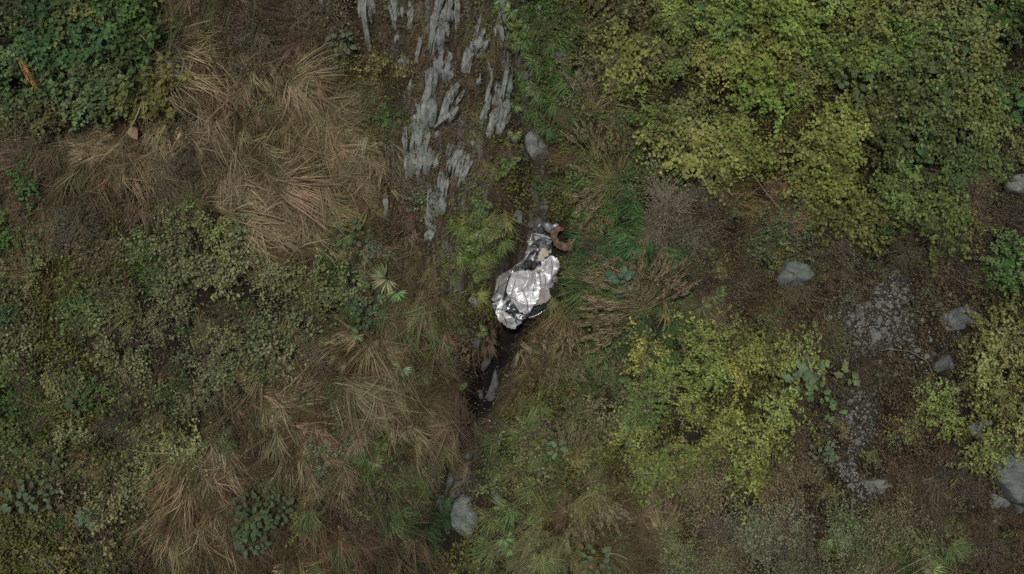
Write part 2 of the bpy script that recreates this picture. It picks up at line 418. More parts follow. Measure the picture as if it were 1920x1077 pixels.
# bedrock ribs of the outcrop: one outcrop, each rib a part
outcrop = obj('rock_outcrop', None); oc_uv = (float(U(815)), float(V(200)))
outcrop.matrix_world = base_matrix(*oc_uv)
thing(outcrop, 'rock outcrop', label='pale ribbed rock outcrop running down the hillside at top centre')
LAND.append((800, 240, 'the rock outcrop'))
LAND.append((820, 420, 'the foot of the rock outcrop')); LAND.append((825, 60, 'the top of the rock outcrop'))
RIBS = [  # polyline, width px, height m
    ([(846, -60), (842, 8)], 18, .5), ([(842, 8), (826, 36), (815, 82), (806, 118)], 15, .55), ([(838, 17), (836, 50)], 15, .42),
    ([(840, 104), (832, 138), (824, 165)], 19, .4), ([(868, 148), (850, 180), (832, 215)], 11, .42), ([(872, 166), (858, 190), (846, 212)], 8, .36),
    ([(864, 196), (850, 218), (826, 240)], 11, .34), ([(826, 240), (816, 262)], 9, .3),
    ([(790, 186), (800, 215), (797, 252)], 20, .55), ([(796, 250), (786, 300), (776, 348)], 21, .5),
    ([(914, 56), (908, 80), (890, 108)], 16, .42), ([(884, 104), (878, 122)], 11, .3), ([(958, 122), (956, 160), (948, 200)], 13, .42),
    ([(948, 190), (938, 222), (926, 250)], 17, .36), ([(876, 290), (866, 322), (850, 360)], 15, .42),
    ([(686, -20), (690, 40)], 20, .32), ([(738, 4), (744, 36)], 13, .38), ([(756, 8), (754, 40)], 10, .3), ([(762, 108), (758, 132)], 11, .28),
    ([(936, 20), (946, 84)], 14, .32), ([(816, 352), (830, 395), (824, 418)], 14, .36), ([(822, 420), (802, 462)], 13, .28),
    ([(772, 150), (768, 185)], 10, .26), ([(900, 138), (894, 168)], 9, .25), ([(848, 255), (838, 300)], 9, .26), ([(822, 282), (812, 330)], 9, .25),
    ([(722, 370), (726, 430)], 9, .22), ([(906, 210), (898, 250)], 8, .22), ([(775, 215), (768, 250)], 8, .25), ([(860, 6), (858, 34)], 8, .3), ([(916, 115), (924, 150)], 8, .2),
    ([(606, -10), (602, 22)], 9, .22), ([(1015, 0), (1010, 25)], 9, .2), ([(888, 255), (880, 282)], 8, .2), ([(748, 60), (742, 90)], 8, .2), ([(806, 140), (800, 170)], 8, .22)]
def rib_poly(line, w, seed):
    r = np.random.default_rng(seed); L = []; Rr = []
    P = np.array(line, float)
    Q = [P[0]]
    for a, b in zip(P[:-1], P[1:]):
        k = max(2, int(np.linalg.norm(b - a) / 12))
        for j in range(1, k + 1): Q.append(a + (b - a) * j / k)
    for i, q in enumerate(Q):
        d = Q[min(i + 1, len(Q) - 1)] - Q[max(i - 1, 0)]; d = d / (np.linalg.norm(d) + 1e-6); nrm = np.array([-d[1], d[0]])
        t = i / (len(Q) - 1); ww = w * .5 * (.12 + 1.0 * math.sin(math.pi * (.04 + .92 * t)) ** .7 * (.6 + .7 * r.random()))
        L.append(q + nrm * ww * (.8 + .4 * r.random())); Rr.append(q - nrm * ww * (.8 + .4 * r.random()))
    return [tuple(p) for p in L] + [tuple(p) for p in Rr[::-1]]
inv_oc = outcrop.matrix_world.inverted()
rr_ = np.random.default_rng(77)
for x_, y_, L_, sl_, w_ in [(846, -60, 190, -.17, 15), (826, 60, 200, -.16, 12), (800, 150, 230, -.10, 17), (870, 120, 170, -.33, 12), (846, 250, 190, -.16, 13), (905, 20, 190, -.2, 13), (955, 100, 170, -.2, 14), (775, -30, 140, -.08, 10), (740, -40, 130, .02, 12),
                          (880, 230, 140, -.28, 11), (922, 150, 130, -.22, 10), (760, 180, 170, .02, 9), (690, -40, 120, .05, 14), (815, 330, 140, -.1, 12), (940, -40, 130, .1, 11), (720, 330, 110, .05, 8), (865, -40, 110, -.1, 9), (790, 40, 120, -.1, 9)]:
    n_ = 6; RIBS.append(([(x_ + sl_ * L_ * q / n_ + rr_.normal() * 3.5, y_ + L_ * q / n_) for q in range(n_ + 1)], w_, .28 + .2 * rr_.random()))
SPLIT = []
for k, (ln, w, tp) in enumerate(RIBS):
    if w < 11: SPLIT.append((ln, w, tp)); continue
    r_ = np.random.default_rng(900 + k)
    for j in range(3 if w > 14 else 2):
        a = np.array(ln, float); w = RIBS[k][1] * 1.25; t0, t1 = -.12 * r_.random() + .2 * r_.random() * (j > 0), 1.1 - .35 * r_.random() * (j > 0)
        cum = np.linspace(0, 1, len(a)); ts = np.linspace(t0, t1, 5); ex = lambda c_: np.interp(ts, cum, a[:, c_]) + np.where(ts < 0, ts, np.where(ts > 1, ts - 1, 0)) * (a[-1, c_] - a[0, c_])
        pts = np.stack([ex(0), ex(1)], 1) + np.array([(j - .9) * w * .42 + r_.normal() * 2, r_.normal() * 4])
        SPLIT.append(([tuple(p) for p in pts], w * (.5 + .4 * r_.random()), tp * (.75 + .6 * r_.random())))
for k, (ln, w, tp) in enumerate(SPLIT):
    poly = rib_poly(ln, w, 100 + k)
    me, c = rock_mesh('rib', poly, tp * .7, 200 + k, rough=.04, strata=.05, tilt=((-.5 if k % 2 else .3), .1), cells=4, brk=.09)
    o = obj('rib', me, outcrop, M_RIB); o.matrix_parent_inverse = Matrix(); o.matrix_basis = inv_oc @ base_matrix(c[0], c[1])
    if w > 12: BLOCK.append((np.mean([p[0] for p in ln]), np.mean([p[1] for p in ln]), w * .6))

# loose stones on the scree and the pebble bed
def stone_mesh(seed):
    bm = bmesh.new(); bmesh.ops.create_icosphere(bm, subdivisions=2, radius=1)
    r = np.random.default_rng(seed)
    planes = [(Vector(r.normal(size=3)).normalized(), .55 + .3 * r.random()) for _ in range(7)]
    sc_ = (1, .6 + .35 * r.random(), .45 + .25 * r.random())
    for v in bm.verts:
        for n_, d in planes:
            e = v.co.dot(n_) - d
            if e > 0: v.co -= n_ * e
        v.co = Vector((v.co.x * sc_[0], v.co.y * sc_[1], v.co.z * sc_[2]))
    m = bpy.data.meshes.new('stone'); bm.to_mesh(m); bm.free(); m.materials.append(M_STONE); return m
STONES = [stone_mesh(k) for k in range(8)]
def stone(px, py, r_px, label, group=None):
    u, v = float(U(px)), float(V(py)); s = r_px / PXM
    o = obj('stone', STONES[rng.integers(8)])
    o.matrix_world = base_matrix(u, v, s * .25, rng.random() * 6.3, (s, s, s), (rng.normal() * .3, rng.normal() * .3))
    thing(o, 'stone', group, label)
for px, py, r_, lab in [(1683, 540, 6, 'upper of two white stones at the head of the scree'), (1682, 552, 5.5, 'lower of two white stones at the head of the scree'),
                       (1600, 918, 6, 'white stone on dark gravel left of the squared slab'), (1695, 946, 7, 'lone white stone on bare soil right of the squared slab'),
                       (1861, 975, 6, 'pale flat stone on brown ground below the big right-edge boulder'), (1836, 898, 7, 'pale stone left of the big right-edge boulder'),
                       (1876, 918, 7, 'bright stone wedged under the big right-edge boulder'), (1658, 508, 6, 'single pale stone in brown litter above the scree'),
                       (1518, 473, 5, 'small pale stone above right of the lone blocky boulder'), (1628, 572, 9, 'flat grey stone on the upper scree'), (1616, 620, 8, 'squarish grey stone at the left of the scree'),
                       (1655, 598, 9, 'broad pale stone in the middle of the scree'), (1800, 455, 6, 'grey stone on dark soil under the right-hand bushes')]:
    stone(px, py, r_, lab)
n_st = 0
while n_st < 295:
    if rng.random() < .62: px, py = 1658 + rng.normal() * 66, 602 + rng.normal() * 54
    else:
        t = rng.random(); k = rng.integers(2, len(CHUTE) - 1); a, b = CHUTE[k], CHUTE[k + 1]
        px, py = a[0] + (b[0] - a[0]) * t + rng.normal() * 22, a[1] + (b[1] - a[1]) * t + rng.normal() * 12
    if gravel_mask(np.array([px]), np.array([py]))[0] < .1 + .5 * rng.random() and rng.random() < .55: continue
    upper = py < 690
    stone(px, py, 1.8 + 7.0 * rng.random() ** 2.4, 'small pale stone scattered on the upper scree' if upper else 'small pale stone scattered down the lower scree',
          'stones on the upper scree' if upper else 'stones on the lower scree'); n_st += 1

def pebbles():
    P = np.stack([rng.uniform(1500, 1800, 60000), rng.uniform(450, 1050, 60000)], 1)  # candidate spots
    P = P[rng.random(60000) < .7 * gravel_mask(P[:, 0], P[:, 1]) ** 1.5 + .03][:16000]; n = len(P); u, v = U(P[:, 0]), V(P[:, 1]); h = height(u, v)
    s = (.014 + .055 * rng.random(n) ** 2.5)[:, None, None]
    oc = np.array([(1, 0, 0), (-1, 0, 0), (0, 1, 0), (0, -1, 0), (0, 0, .7), (0, 0, -.7)], float)[None]
    vv = oc * s * (1 + .5 * (rng.random((n, 6, 1)) - .5)); a = rng.random(n) * 6.3
    x = vv[..., 0] * np.cos(a)[:, None] - vv[..., 1] * np.sin(a)[:, None]; y = vv[..., 0] * np.sin(a)[:, None] + vv[..., 1] * np.cos(a)[:, None]
    vv = np.stack([x + u[:, None], y + v[:, None], vv[..., 2] + h[:, None] + s[:, :, 0] * .3], -1)
    f0 = np.array([(0, 2, 4), (2, 1, 4), (1, 3, 4), (3, 0, 4), (2, 0, 5), (1, 2, 5), (3, 1, 5), (0, 3, 5)])
    F = (np.arange(n)[:, None, None] * 6 + f0[None]).reshape(-1, 3)
    m = new_mesh('gravel', vv.reshape(-1, 3), F)
    t = rng.random(n)[:, None]; warm = rng.random(n)[:, None]
    col = (.05 + .34 * t ** 2.2) * (np.array([[.97, 1.0, .90]]) * (1 - .25 * warm) + np.array([[1.0, .78, .62]]) * .25 * warm)
    face_color(m, 'Col', np.repeat(col, 8, 0)); face_float(m, 'var', np.repeat(rng.random(n), 8))
    t_ = NT('gravel_bits'); t_.principled(t_.n('ShaderNodeAttribute', attribute_name='Col').outputs['Color'], .9, spec=.2)
    o = obj('gravel', m, mat=t_.m, kind='stuff'); o.matrix_world = S; o['label'] = 'fine grey gravel spread over the scree'
pebbles()

# ------------------------------------------------------------------ the wrecked car, lying in the gully
def paint_material(name, base, grime, dirt=(.16, .125, .09), metal=.15):
    t = NT(name); tc = t.n('ShaderNodeTexCoord')
    n1 = t.noise(1.9, 7, .68, tc.outputs['Object']); n2 = t.noise(11, 6, .7, tc.outputs['Object']); n3 = t.noise(5, 5, .7, tc.outputs['Object'])
    g = t.ramp(n1.outputs[0], [(.42 - grime * .3, (grime, grime, grime)), (.62, (.0, .0, .0))])
    col = t.mix(g.outputs[0], base, dirt)
    s_ = t.ramp(n2.outputs[0], [(.66, (0, 0, 0)), (.76, (.6, .6, .6))]); col = t.mix(s_.outputs[0], col, (.11, .105, .10))
    s2 = t.ramp(n3.outputs[0], [(.56, (0, 0, 0)), (.60, (.45, .45, .45))]); col = t.mix(s2.outputs[0], col, (.42, .43, .435))
    rg = t.ramp(n2.outputs[0], [(.3, (.34, .34, .34)), (.7, (.58, .58, .58))])
    t.principled(col, rg.outputs[0], metal, normal=t.bump(n2.outputs[0], .06, .02), spec=.5, coat=.2)
    return t.m
M_PAINT = paint_material('white_car_paint', (.90, .91, .91), .22, metal=.5)
M_PAINT2 = paint_material('scuffed_car_paint', (.55, .56, .56), .7, metal=.5)
M_PAINT3 = paint_material('muddy_car_paint', (.52, .49, .46), 1.0, (.24, .18, .135))
M_METAL = paint_material('bare_bent_metal', (.33, .35, .36), .6, (.06, .055, .05), .5)
t_ = NT('dark_plastic'); n_ = t_.noise(12, 4); r_ = t_.ramp(n_.outputs[0], [(.35, (.012, .012, .013)), (.7, (.05, .05, .052))]); t_.principled(r_.outputs[0], .55); M_BLACK = t_.m
t_ = NT('cracked_glass'); n_ = t_.noise(22, 4); r_ = t_.ramp(n_.outputs[0], [(.45, (.015, .02, .022)), (.75, (.10, .12, .12))]); t_.principled(r_.outputs[0], .18, spec=.6); M_GLASS = t_.m
t_ = NT('airbag_cloth'); n_ = t_.noise(7, 5); r_ = t_.ramp(n_.outputs[0], [(.3, (.42, .35, .25)), (.65, (.66, .59, .46))]); t_.principled(r_.outputs[0], .9, spec=.1, normal=t_.bump(n_.outputs[0], .5, .05)); M_CLOTH = t_.m
t_ = NT('rusty_brown_metal'); n_ = t_.noise(6, 6, .7); r_ = t_.ramp(n_.outputs[0], [(.3, (.06, .04, .03)), (.5, (.15, .10, .068)), (.72, (.27, .19, .135))]); t_.principled(r_.outputs[0], .85, spec=.2, normal=t_.bump(n_.outputs[0], .5, .03)); M_RUST = t_.m

CAR_PX = (985.0, 530.0); ZK = 808 / 180.0
car = obj('wrecked_car', None); car.matrix_world = base_matrix(float(U(CAR_PX[0])), float(V(CAR_PX[1])), .15)
thing(car, 'wrecked car', None, 'crushed white car wedged in the gully at the centre')
def cz(zx, zy): return ((900 + zx / ZK - CAR_PX[0]) / PXM, (CAR_PX[1] - 400 - zy / ZK) / PXM)
def tri(x): return np.abs((x % 2.0) - 1.0) - .5
def crumple(x, y, seed, amp):
    r = np.random.default_rng(seed); z = np.zeros_like(x)
    wx = x + .18 * fbm(x / .5 + seed, y / .5, seed, 2); wy = y + .18 * fbm(x / .5, y / .5 + seed, seed + 3, 2)
    for lam, a in ((1.1, 1.5), (.7, 1.3), (.42, .7), (.26, .4), (.15, .22)):
        th = r.random() * 3.14; z = z + a * tri((wx * math.cos(th) + wy * math.sin(th)) / lam + r.random() * 2)
    return z * amp
def facets(W, seed, cell, amp):
    """piecewise planar creases: random heights on a coarse triangulation, read off linearly"""
    r = np.random.default_rng(seed); lo, hi = W.min(0) - cell * 1.5, W.max(0) + cell * 1.5
    gx, gy = np.meshgrid(np.arange(lo[0], hi[0] + cell, cell), np.arange(lo[1], hi[1] + cell, cell))
    P = np.stack([gx.ravel(), gy.ravel()], 1) + r.normal(size=(gx.size, 2)) * cell * .3; Z = (r.random(len(P)) - .5) * 2 * amp
    vo, _, fo, ov, _, _ = delaunay_2d_cdt([Vector(p) for p in P], [], [], 0, 1e-6)
    T = np.array([tuple(v) for v in vo]); Zt = np.array([Z[o[0]] if len(o) else 0 for o in ov]); out = np.zeros(len(W))
    for a, b, c in fo:
        A, B, Cc = T[a], T[b], T[c]; M = np.array([[B[0] - A[0], Cc[0] - A[0]], [B[1] - A[1], Cc[1] - A[1]]]); dt = np.linalg.det(M)
        if abs(dt) < 1e-9: continue
        uv = (W - A) @ np.linalg.inv(M).T; m_ = (uv[:, 0] >= -1e-6) & (uv[:, 1] >= -1e-6) & (uv.sum(1) <= 1 + 1e-6)
        out[m_] = Zt[a] + uv[m_, 0] * (Zt[b] - Zt[a]) + uv[m_, 1] * (Zt[c] - Zt[a])
    return out
def panel(name, poly, z0, slope, mat, seed, amp=.12, dome=0., drop=.12, step=.042, parent=None, grow=1.0, jag=.022):
    """a bent sheet: traced plan outline, tilted, creased, with a turned-down edge and an inner skin"""
    P = np.array([cz(*p) for p in poly]); P = P.mean(0) + (P - P.mean(0)) * grow; Q = []
    r = np.random.default_rng(seed)
    for a, b in zip(P, np.roll(P, -1, 0)):
        k = max(1, int(np.linalg.norm(b - a) / step))
        for j in range(k): Q.append(a + (b - a) * j / k + r.normal(size=2) * jag)
    Q = np.array(Q); nb = len(Q); lo, hi = P.min(0), P.max(0); inner = []
    plist = [tuple(q) for q in Q]
    for gx in np.arange(lo[0], hi[0], step):
        for gy in np.arange(lo[1], hi[1], step):
            x, y = gx + r.normal() * step * .22, gy + r.normal() * step * .22
            if in_poly0(x, y, plist) and np.min(np.hypot(Q[:, 0] - x, Q[:, 1] - y)) > step * .55: inner.append((x, y))
    pts = [Vector(q) for q in plist + inner]
    vo, _, fo, _, _, _ = delaunay_2d_cdt(pts, [(i, (i + 1) % nb) for i in range(nb)], [], 1, 1e-5)
    W = np.array([tuple(v) for v in vo]); c = P.mean(0); d = W - c
    rad = np.max(np.hypot(P[:, 0] - c[0], P[:, 1] - c[1]))
    z = z0 + d[:, 0] * slope[0] + d[:, 1] * slope[1] + facets(W, seed, .36, amp * 1.3) + facets(W, seed + 50, .19, amp * .38) + crumple(W[:, 0], W[:, 1], seed, amp * .12) + dome * (1 - (np.hypot(d[:, 0], d[:, 1]) / rad) ** 2)
    n = len(W); V_ = [(*W[i], z[i]) for i in range(n)] + [(*(c + d[i] * .97), z[i] - drop) for i in range(n)]
    F = [tuple(f) for f in fo]; F2 = [tuple(n + i for i in reversed(f)) for f in F]
    ed = {}
    for f in F:
        for a, b in zip(f, f[1:] + f[:1]): ed[(a, b)] = ed.get((a, b), 0) + 1
    side = [(a, n + a, n + b, b) for (a, b) in ed if (b, a) not in ed]
    me = new_mesh(name, V_, F + F2 + side)
    return obj(name, me, parent or car, mat)
def in_poly0(x, y, poly):
    c = False; j = len(poly) - 1
    for i in range(len(poly)):
        xi, yi = poly[i]; xj, yj = poly[j]
        if (yi > y) != (yj > y) and x < (xj - xi) * (y - yi) / (yj - yi) + xi: c = not c
        j = i
    return c
def rod(name, pts, r0, mat, parent=None):
    P = np.array([(*cz(x, y), z) for x, y, z in pts]); n = 6; V_ = []; F = []
    for i, p in enumerate(P):
        d = P[min(i + 1, len(P) - 1)] - P[max(i - 1, 0)]; d /= np.linalg.norm(d) + 1e-9
        s = np.cross(d, (0, 0, 1.)); s /= np.linalg.norm(s) + 1e-9; t = np.cross(s, d)
        for k in range(n): a = k * 6.2832 / n; V_.append(p + (s * math.cos(a) + t * math.sin(a)) * r0)
    for i in range(len(P) - 1):
        for k in range(n): F.append((i * n + k, i * n + (k + 1) % n, (i + 1) * n + (k + 1) % n, (i + 1) * n + k))
    F += [tuple(range(n)), tuple(range(len(V_) - 1, len(V_) - n - 1, -1))]
    return obj(name, new_mesh(name, V_, F, True), parent or car, mat)

B0 = .55
panel('underbody', [(100, 690), (115, 605), (185, 515), (300, 440), (375, 390), (425, 185), (520, 175), (600, 210), (615, 310), (660, 400), (678, 470), (640, 635), (600, 710), (530, 815), (415, 865), (318, 955), (270, 970), (155, 900), (105, 790)],
      B0 - .10, (0, .0), M_METAL, 11, .07, .05, .75, .07)
roof = panel('roof', [(225, 615), (240, 560), (268, 505), (330, 497), (430, 490), (478, 508), (498, 545), (505, 620), (488, 700), (458, 765), (412, 832), (372, 852), (315, 795), (262, 722), (226, 662)], B0 + .62, (.05, .12), M_PAINT, 12, .17, .10, .10, grow=1.05)
panel('door', [(90, 690), (96, 640), (112, 598), (182, 522), (262, 498), (232, 560), (218, 618), (212, 668), (180, 722), (115, 742)], B0 + .28, (.75, .1), M_PAINT2, 13, .16, .04, .25, grow=1.12)
panel('rear_side_panel', [(502, 482), (520, 425), (556, 385), (600, 368), (636, 380), (664, 414), (684, 470), (672, 530), (634, 596), (566, 640), (514, 632), (508, 560)], B0 + .46, (-.45, .12), M_PAINT, 14, .17, .06, .3, grow=1.07)
panel('lower_side_panel', [(512, 638), (566, 645), (634, 602), (652, 628), (628, 676), (594, 715), (556, 745), (500, 770), (462, 768), (490, 702)], B0 + .38, (-.6, .1), M_PAINT3, 15, .08, .06, .3, grow=1.1)
glass = panel('side_glass', [(420, 850), (462, 790), (505, 778), (560, 750), (612, 704), (606, 752), (556, 812), (486, 852), (414, 880)], B0 + .16, (-.1, .1), M_GLASS, 16, .05, .03, .12)
rod('window_trim', [(412, 882, B0 + .22), (450, 872, B0 + .26), (490, 854, B0 + .27), (530, 832, B0 + .27), (558, 812, B0 + .27), (584, 782, B0 + .26), (606, 752, B0 + .26), (622, 716, B0 + .28)], .018, M_PAINT, glass)
panel('windscreen', [(196, 742), (232, 735), (266, 742), (318, 805), (368, 862), (346, 900), (300, 888), (250, 852), (212, 815)], B0 + .24, (.1, .15), M_GLASS, 17, .10, .0, .1)
panel('bonnet', [(122, 822), (160, 818), (206, 822), (252, 862), (296, 900), (308, 966), (276, 984), (236, 968), (196, 938), (152, 902)], B0 + .34, (.25, .45), M_PAINT, 18, .15, .06, .3)
panel('wing', [(134, 800), (150, 745), (188, 722), (222, 732), (216, 775), (172, 812)], B0 + .40, (.2, 0), M_PAINT, 19, .15, .04, .1)
panel('torn_shard', [(300, 850), (352, 850), (372, 868), (340, 892), (312, 884)], B0 + .42, (.1, .1), M_PAINT, 20, .12, 0, .05)
panel('torn_shard', [(96, 770), (118, 752), (134, 790), (124, 816), (104, 800)], B0 + .25, (.3, 0), M_METAL, 21, .1, 0, .08)
panel('cabin_opening', [(372, 384), (470, 398), (488, 438), (444, 484), (374, 490)], B0 + .10, (0, 0), M_BLACK, 22, .05, 0, .1)
panel('seat', [(396, 404), (440, 408), (440, 470), (402, 466)], B0 + .26, (0, .2), M_BLACK, 23, .04, .08, .15)
panel('engine_bay', [(432, 176), (470, 160), (525, 170), (590, 196), (604, 236), (598, 282), (560, 296), (512, 296), (470, 330), (418, 342), (380, 382), (384, 336), (414, 286), (424, 230)], B0 + .18, (.05, -.1), M_METAL, 24, .16, .05, .3)
panel('airbag', [(492, 345), (506, 304), (540, 292), (582, 310), (576, 350), (548, 378), (518, 410), (484, 402)], B0 + .50, (0, 0), M_CLOTH, 25, .05, .16, .2)
for k_, (zx, zy, rr, zz, mt) in enumerate([(300, 470, 30, .46, M_PAINT2), (345, 440, 26, .42, M_METAL), (560, 330, 30, .44, M_METAL), (495, 470, 26, .60, M_PAINT), (250, 700, 26, .60, M_PAINT2), (215, 800, 28, .42, M_METAL), (345, 880, 24, .44, M_PAINT2),
                                      (420, 250, 26, .5, M_PAINT2), (540, 240, 30, .5, M_METAL), (480, 200, 26, .5, M_PAINT), (575, 255, 22, .5, M_PAINT2), (430, 300, 20, .5, M_METAL), (640, 560, 26, .5, M_PAINT2), (395, 830, 24, .66, M_PAINT2), (140, 760, 24, .42, M_PAINT), (250, 900, 30, .62, M_PAINT2)]):
    rs = np.random.default_rng(800 + k_); nn_ = 6
    panel('torn_shard', [(zx + rr * (.5 + .8 * rs.random()) * math.cos(a_ * 6.283 / nn_), zy + rr * (.5 + .8 * rs.random()) * math.sin(a_ * 6.283 / nn_)) for a_ in range(nn_)], B0 + zz, tuple(rs.normal(size=2) * .7), mt, 830 + k_, .12, 0, .03, .05)
rod('bent_rail', [(440, 172, B0 + .42), (428, 215, B0 + .47), (424, 262, B0 + .44), (432, 310, B0 + .46), (402, 350, B0 + .42), (374, 392, B0 + .4)], .035, M_PAINT2)
rod('bent_rail', [(452, 168, B0 + .45), (500, 180, B0 + .5), (548, 190, B0 + .46), (596, 212, B0 + .4)], .03, M_PAINT2)
rod('bent_rail', [(470, 336, B0 + .5), (440, 372, B0 + .52), (448, 392, B0 + .45)], .03, M_PAINT)
rod('pillar', [(372, 386, B0 + .45), (330, 424, B0 + .42), (288, 452, B0 + .4), (254, 494, B0 + .45)], .035, M_METAL)
rod('pillar', [(262, 498, B0 + .62), (238, 560, B0 + .66), (222, 620, B0 + .62), (208, 680, B0 + .55), (196, 735, B0 + .45)], .03, M_BLACK)
rod('pillar', [(500, 480, B0 + .6), (506, 540, B0 + .66), (508, 620, B0 + .62), (490, 700, B0 + .55), (462, 765, B0 + .5)], .022, M_METAL)
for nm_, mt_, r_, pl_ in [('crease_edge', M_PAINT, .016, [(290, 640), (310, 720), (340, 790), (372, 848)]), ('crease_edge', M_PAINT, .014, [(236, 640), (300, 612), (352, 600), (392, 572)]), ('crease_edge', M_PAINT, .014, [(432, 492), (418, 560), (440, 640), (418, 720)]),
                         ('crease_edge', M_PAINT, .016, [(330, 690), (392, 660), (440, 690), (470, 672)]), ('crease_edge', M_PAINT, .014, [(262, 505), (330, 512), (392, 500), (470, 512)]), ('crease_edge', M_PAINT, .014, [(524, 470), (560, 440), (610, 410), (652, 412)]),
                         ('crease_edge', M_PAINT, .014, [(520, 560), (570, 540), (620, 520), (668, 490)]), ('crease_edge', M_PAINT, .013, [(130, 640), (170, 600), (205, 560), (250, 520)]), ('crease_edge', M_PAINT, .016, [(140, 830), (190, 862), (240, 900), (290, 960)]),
                         ('crease_shade', M_BLACK, .014, [(300, 560), (286, 610), (270, 660), (262, 716)]), ('crease_shade', M_BLACK, .012, [(350, 640), (380, 690), (400, 760), (404, 822)]), ('crease_shade', M_BLACK, .012, [(470, 560), (452, 610), (446, 668)]),
                         ('crease_shade', M_BLACK, .012, [(540, 500), (552, 560), (548, 612)]), ('crease_shade', M_BLACK, .012, [(600, 400), (612, 452), (600, 520), (612, 580)]), ('crease_shade', M_BLACK, .02, [(120, 690), (150, 650), (160, 600)]), ('crease_shade', M_BLACK, .016, [(190, 850), (214, 900), (226, 950)])]:  # rods added along the folds: white for highlights, black for crease shade
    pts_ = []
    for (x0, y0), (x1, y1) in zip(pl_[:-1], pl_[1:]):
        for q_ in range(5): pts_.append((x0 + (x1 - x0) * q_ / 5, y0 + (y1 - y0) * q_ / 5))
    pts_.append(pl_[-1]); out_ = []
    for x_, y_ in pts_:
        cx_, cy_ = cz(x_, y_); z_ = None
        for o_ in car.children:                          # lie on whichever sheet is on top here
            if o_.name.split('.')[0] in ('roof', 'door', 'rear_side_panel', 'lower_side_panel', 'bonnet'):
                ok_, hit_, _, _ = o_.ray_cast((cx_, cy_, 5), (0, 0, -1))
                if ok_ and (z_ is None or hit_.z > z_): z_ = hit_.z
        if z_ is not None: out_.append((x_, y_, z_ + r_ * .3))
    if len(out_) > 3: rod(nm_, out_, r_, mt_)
rod('cable', [(520, 210, B0 + .55), (545, 230, B0 + .6), (560, 262, B0 + .5), (590, 270, B0 + .45)], .014, M_BLACK)
rod('cable', [(450, 220, B0 + .5), (480, 235, B0 + .56), (500, 262, B0 + .52), (490, 292, B0 + .5)], .014, M_BLACK)
def ring(name, zx, zy, z, r1, r2, mat, parent=None, tilt=.3):
    bm = bmesh.new(); n, m = 20, 8; vs = []
    for i in range(n):
        a = i * 6.2832 / n
        vs.append([bm.verts.new(((r1 + r2 * math.cos(b * 6.2832 / m)) * math.cos(a), (r1 + r2 * math.cos(b * 6.2832 / m)) * math.sin(a), r2 * math.sin(b * 6.2832 / m))) for b in range(m)])
    for i in range(n):
        for b in range(m): bm.faces.new((vs[i][b], vs[(i + 1) % n][b], vs[(i + 1) % n][(b + 1) % m], vs[i][(b + 1) % m]))
    me = bpy.data.meshes.new(name); bm.to_mesh(me); bm.free()
    o = obj(name, me, parent or car, mat); x, y = cz(zx, zy); o.matrix_basis = Matrix.Translation((x, y, z)) @ Matrix.Rotation(tilt, 4, 'X'); return o
hubw = ring('wheel', 460, 284, B0 + .36, .135, .05, M_BLACK)
ring('rim', 460, 284, B0 + .40, .075, .02, M_METAL, hubw).matrix_basis = Matrix.Translation((0, 0, .03))

# brown bent panel and loose bits just upslope of the wreck
bent = obj('bent_panel', None); bent.matrix_world = car.matrix_world @ Matrix.Translation((0, 0, .45))
thing(bent, 'car part', None, 'curved brown bent panel lying above right of the wreck')
panel('sheet', [(598, 150), (640, 118), (690, 108), (704, 138), (660, 158), (646, 190), (664, 232), (700, 252), (734, 246), (752, 212), (778, 196), (794, 250), (778, 302), (726, 322), (668, 306), (622, 264), (598, 205)], .62, (-.25, -.1), M_RUST, 61, .10, 0, .3, parent=bent)
def frag(name, zx, zy, r_px, z, mat, label, seed):
    me = stone_mesh(seed).copy(); me.materials.clear(); me.materials.append(mat); o = obj(name, me); x, y = cz(zx, zy); s = r_px / PXM
    o.matrix_world = car.matrix_world @ Matrix.Translation((x, y, z)) @ Matrix.Rotation(seed, 4, 'Z') @ Matrix.Diagonal((s, s, s * 1.2, 1)); thing(o, 'car part', None, label)
frag('metal_fragment', 640, 100, 8, .55, M_PAINT2, 'pale metal fragment at the tip of the curved brown panel', 41)
frag('metal_fragment', 505, 96, 4, .45, M_PAINT, 'tiny white metal fragment just above the wreck', 42)
frag('engine_block', 580, 105, 15, .45, M_METAL, 'dark grey engine lump above the wreck', 43)

# ------------------------------------------------------------------ plant colours (linear albedo)
COL = dict(s=(.30, .23, .126), b=(.165, .117, .063), r=(.145, .105, .06), g=(.095, .17, .045), o=(.175, .175, .055),
           d=(.045, .095, .030), y=(.29, .30, .050), q=(.215, .24, .125), l=(.22, .33, .07), t=(.11, .25, .15), m=(.12, .10, .065))
def jit(c, a=.18, r=None):
    r = r or rng; g = .3 * c[0] + .6 * c[1] + .1 * c[2]; c = tuple(x + (g - x) * .14 for x in c)
    k = 1 + (r.random() - .5) * 2 * a
    return tuple(max(0.005, x * k * (1 + (r.random() - .5) * a)) for x in c)

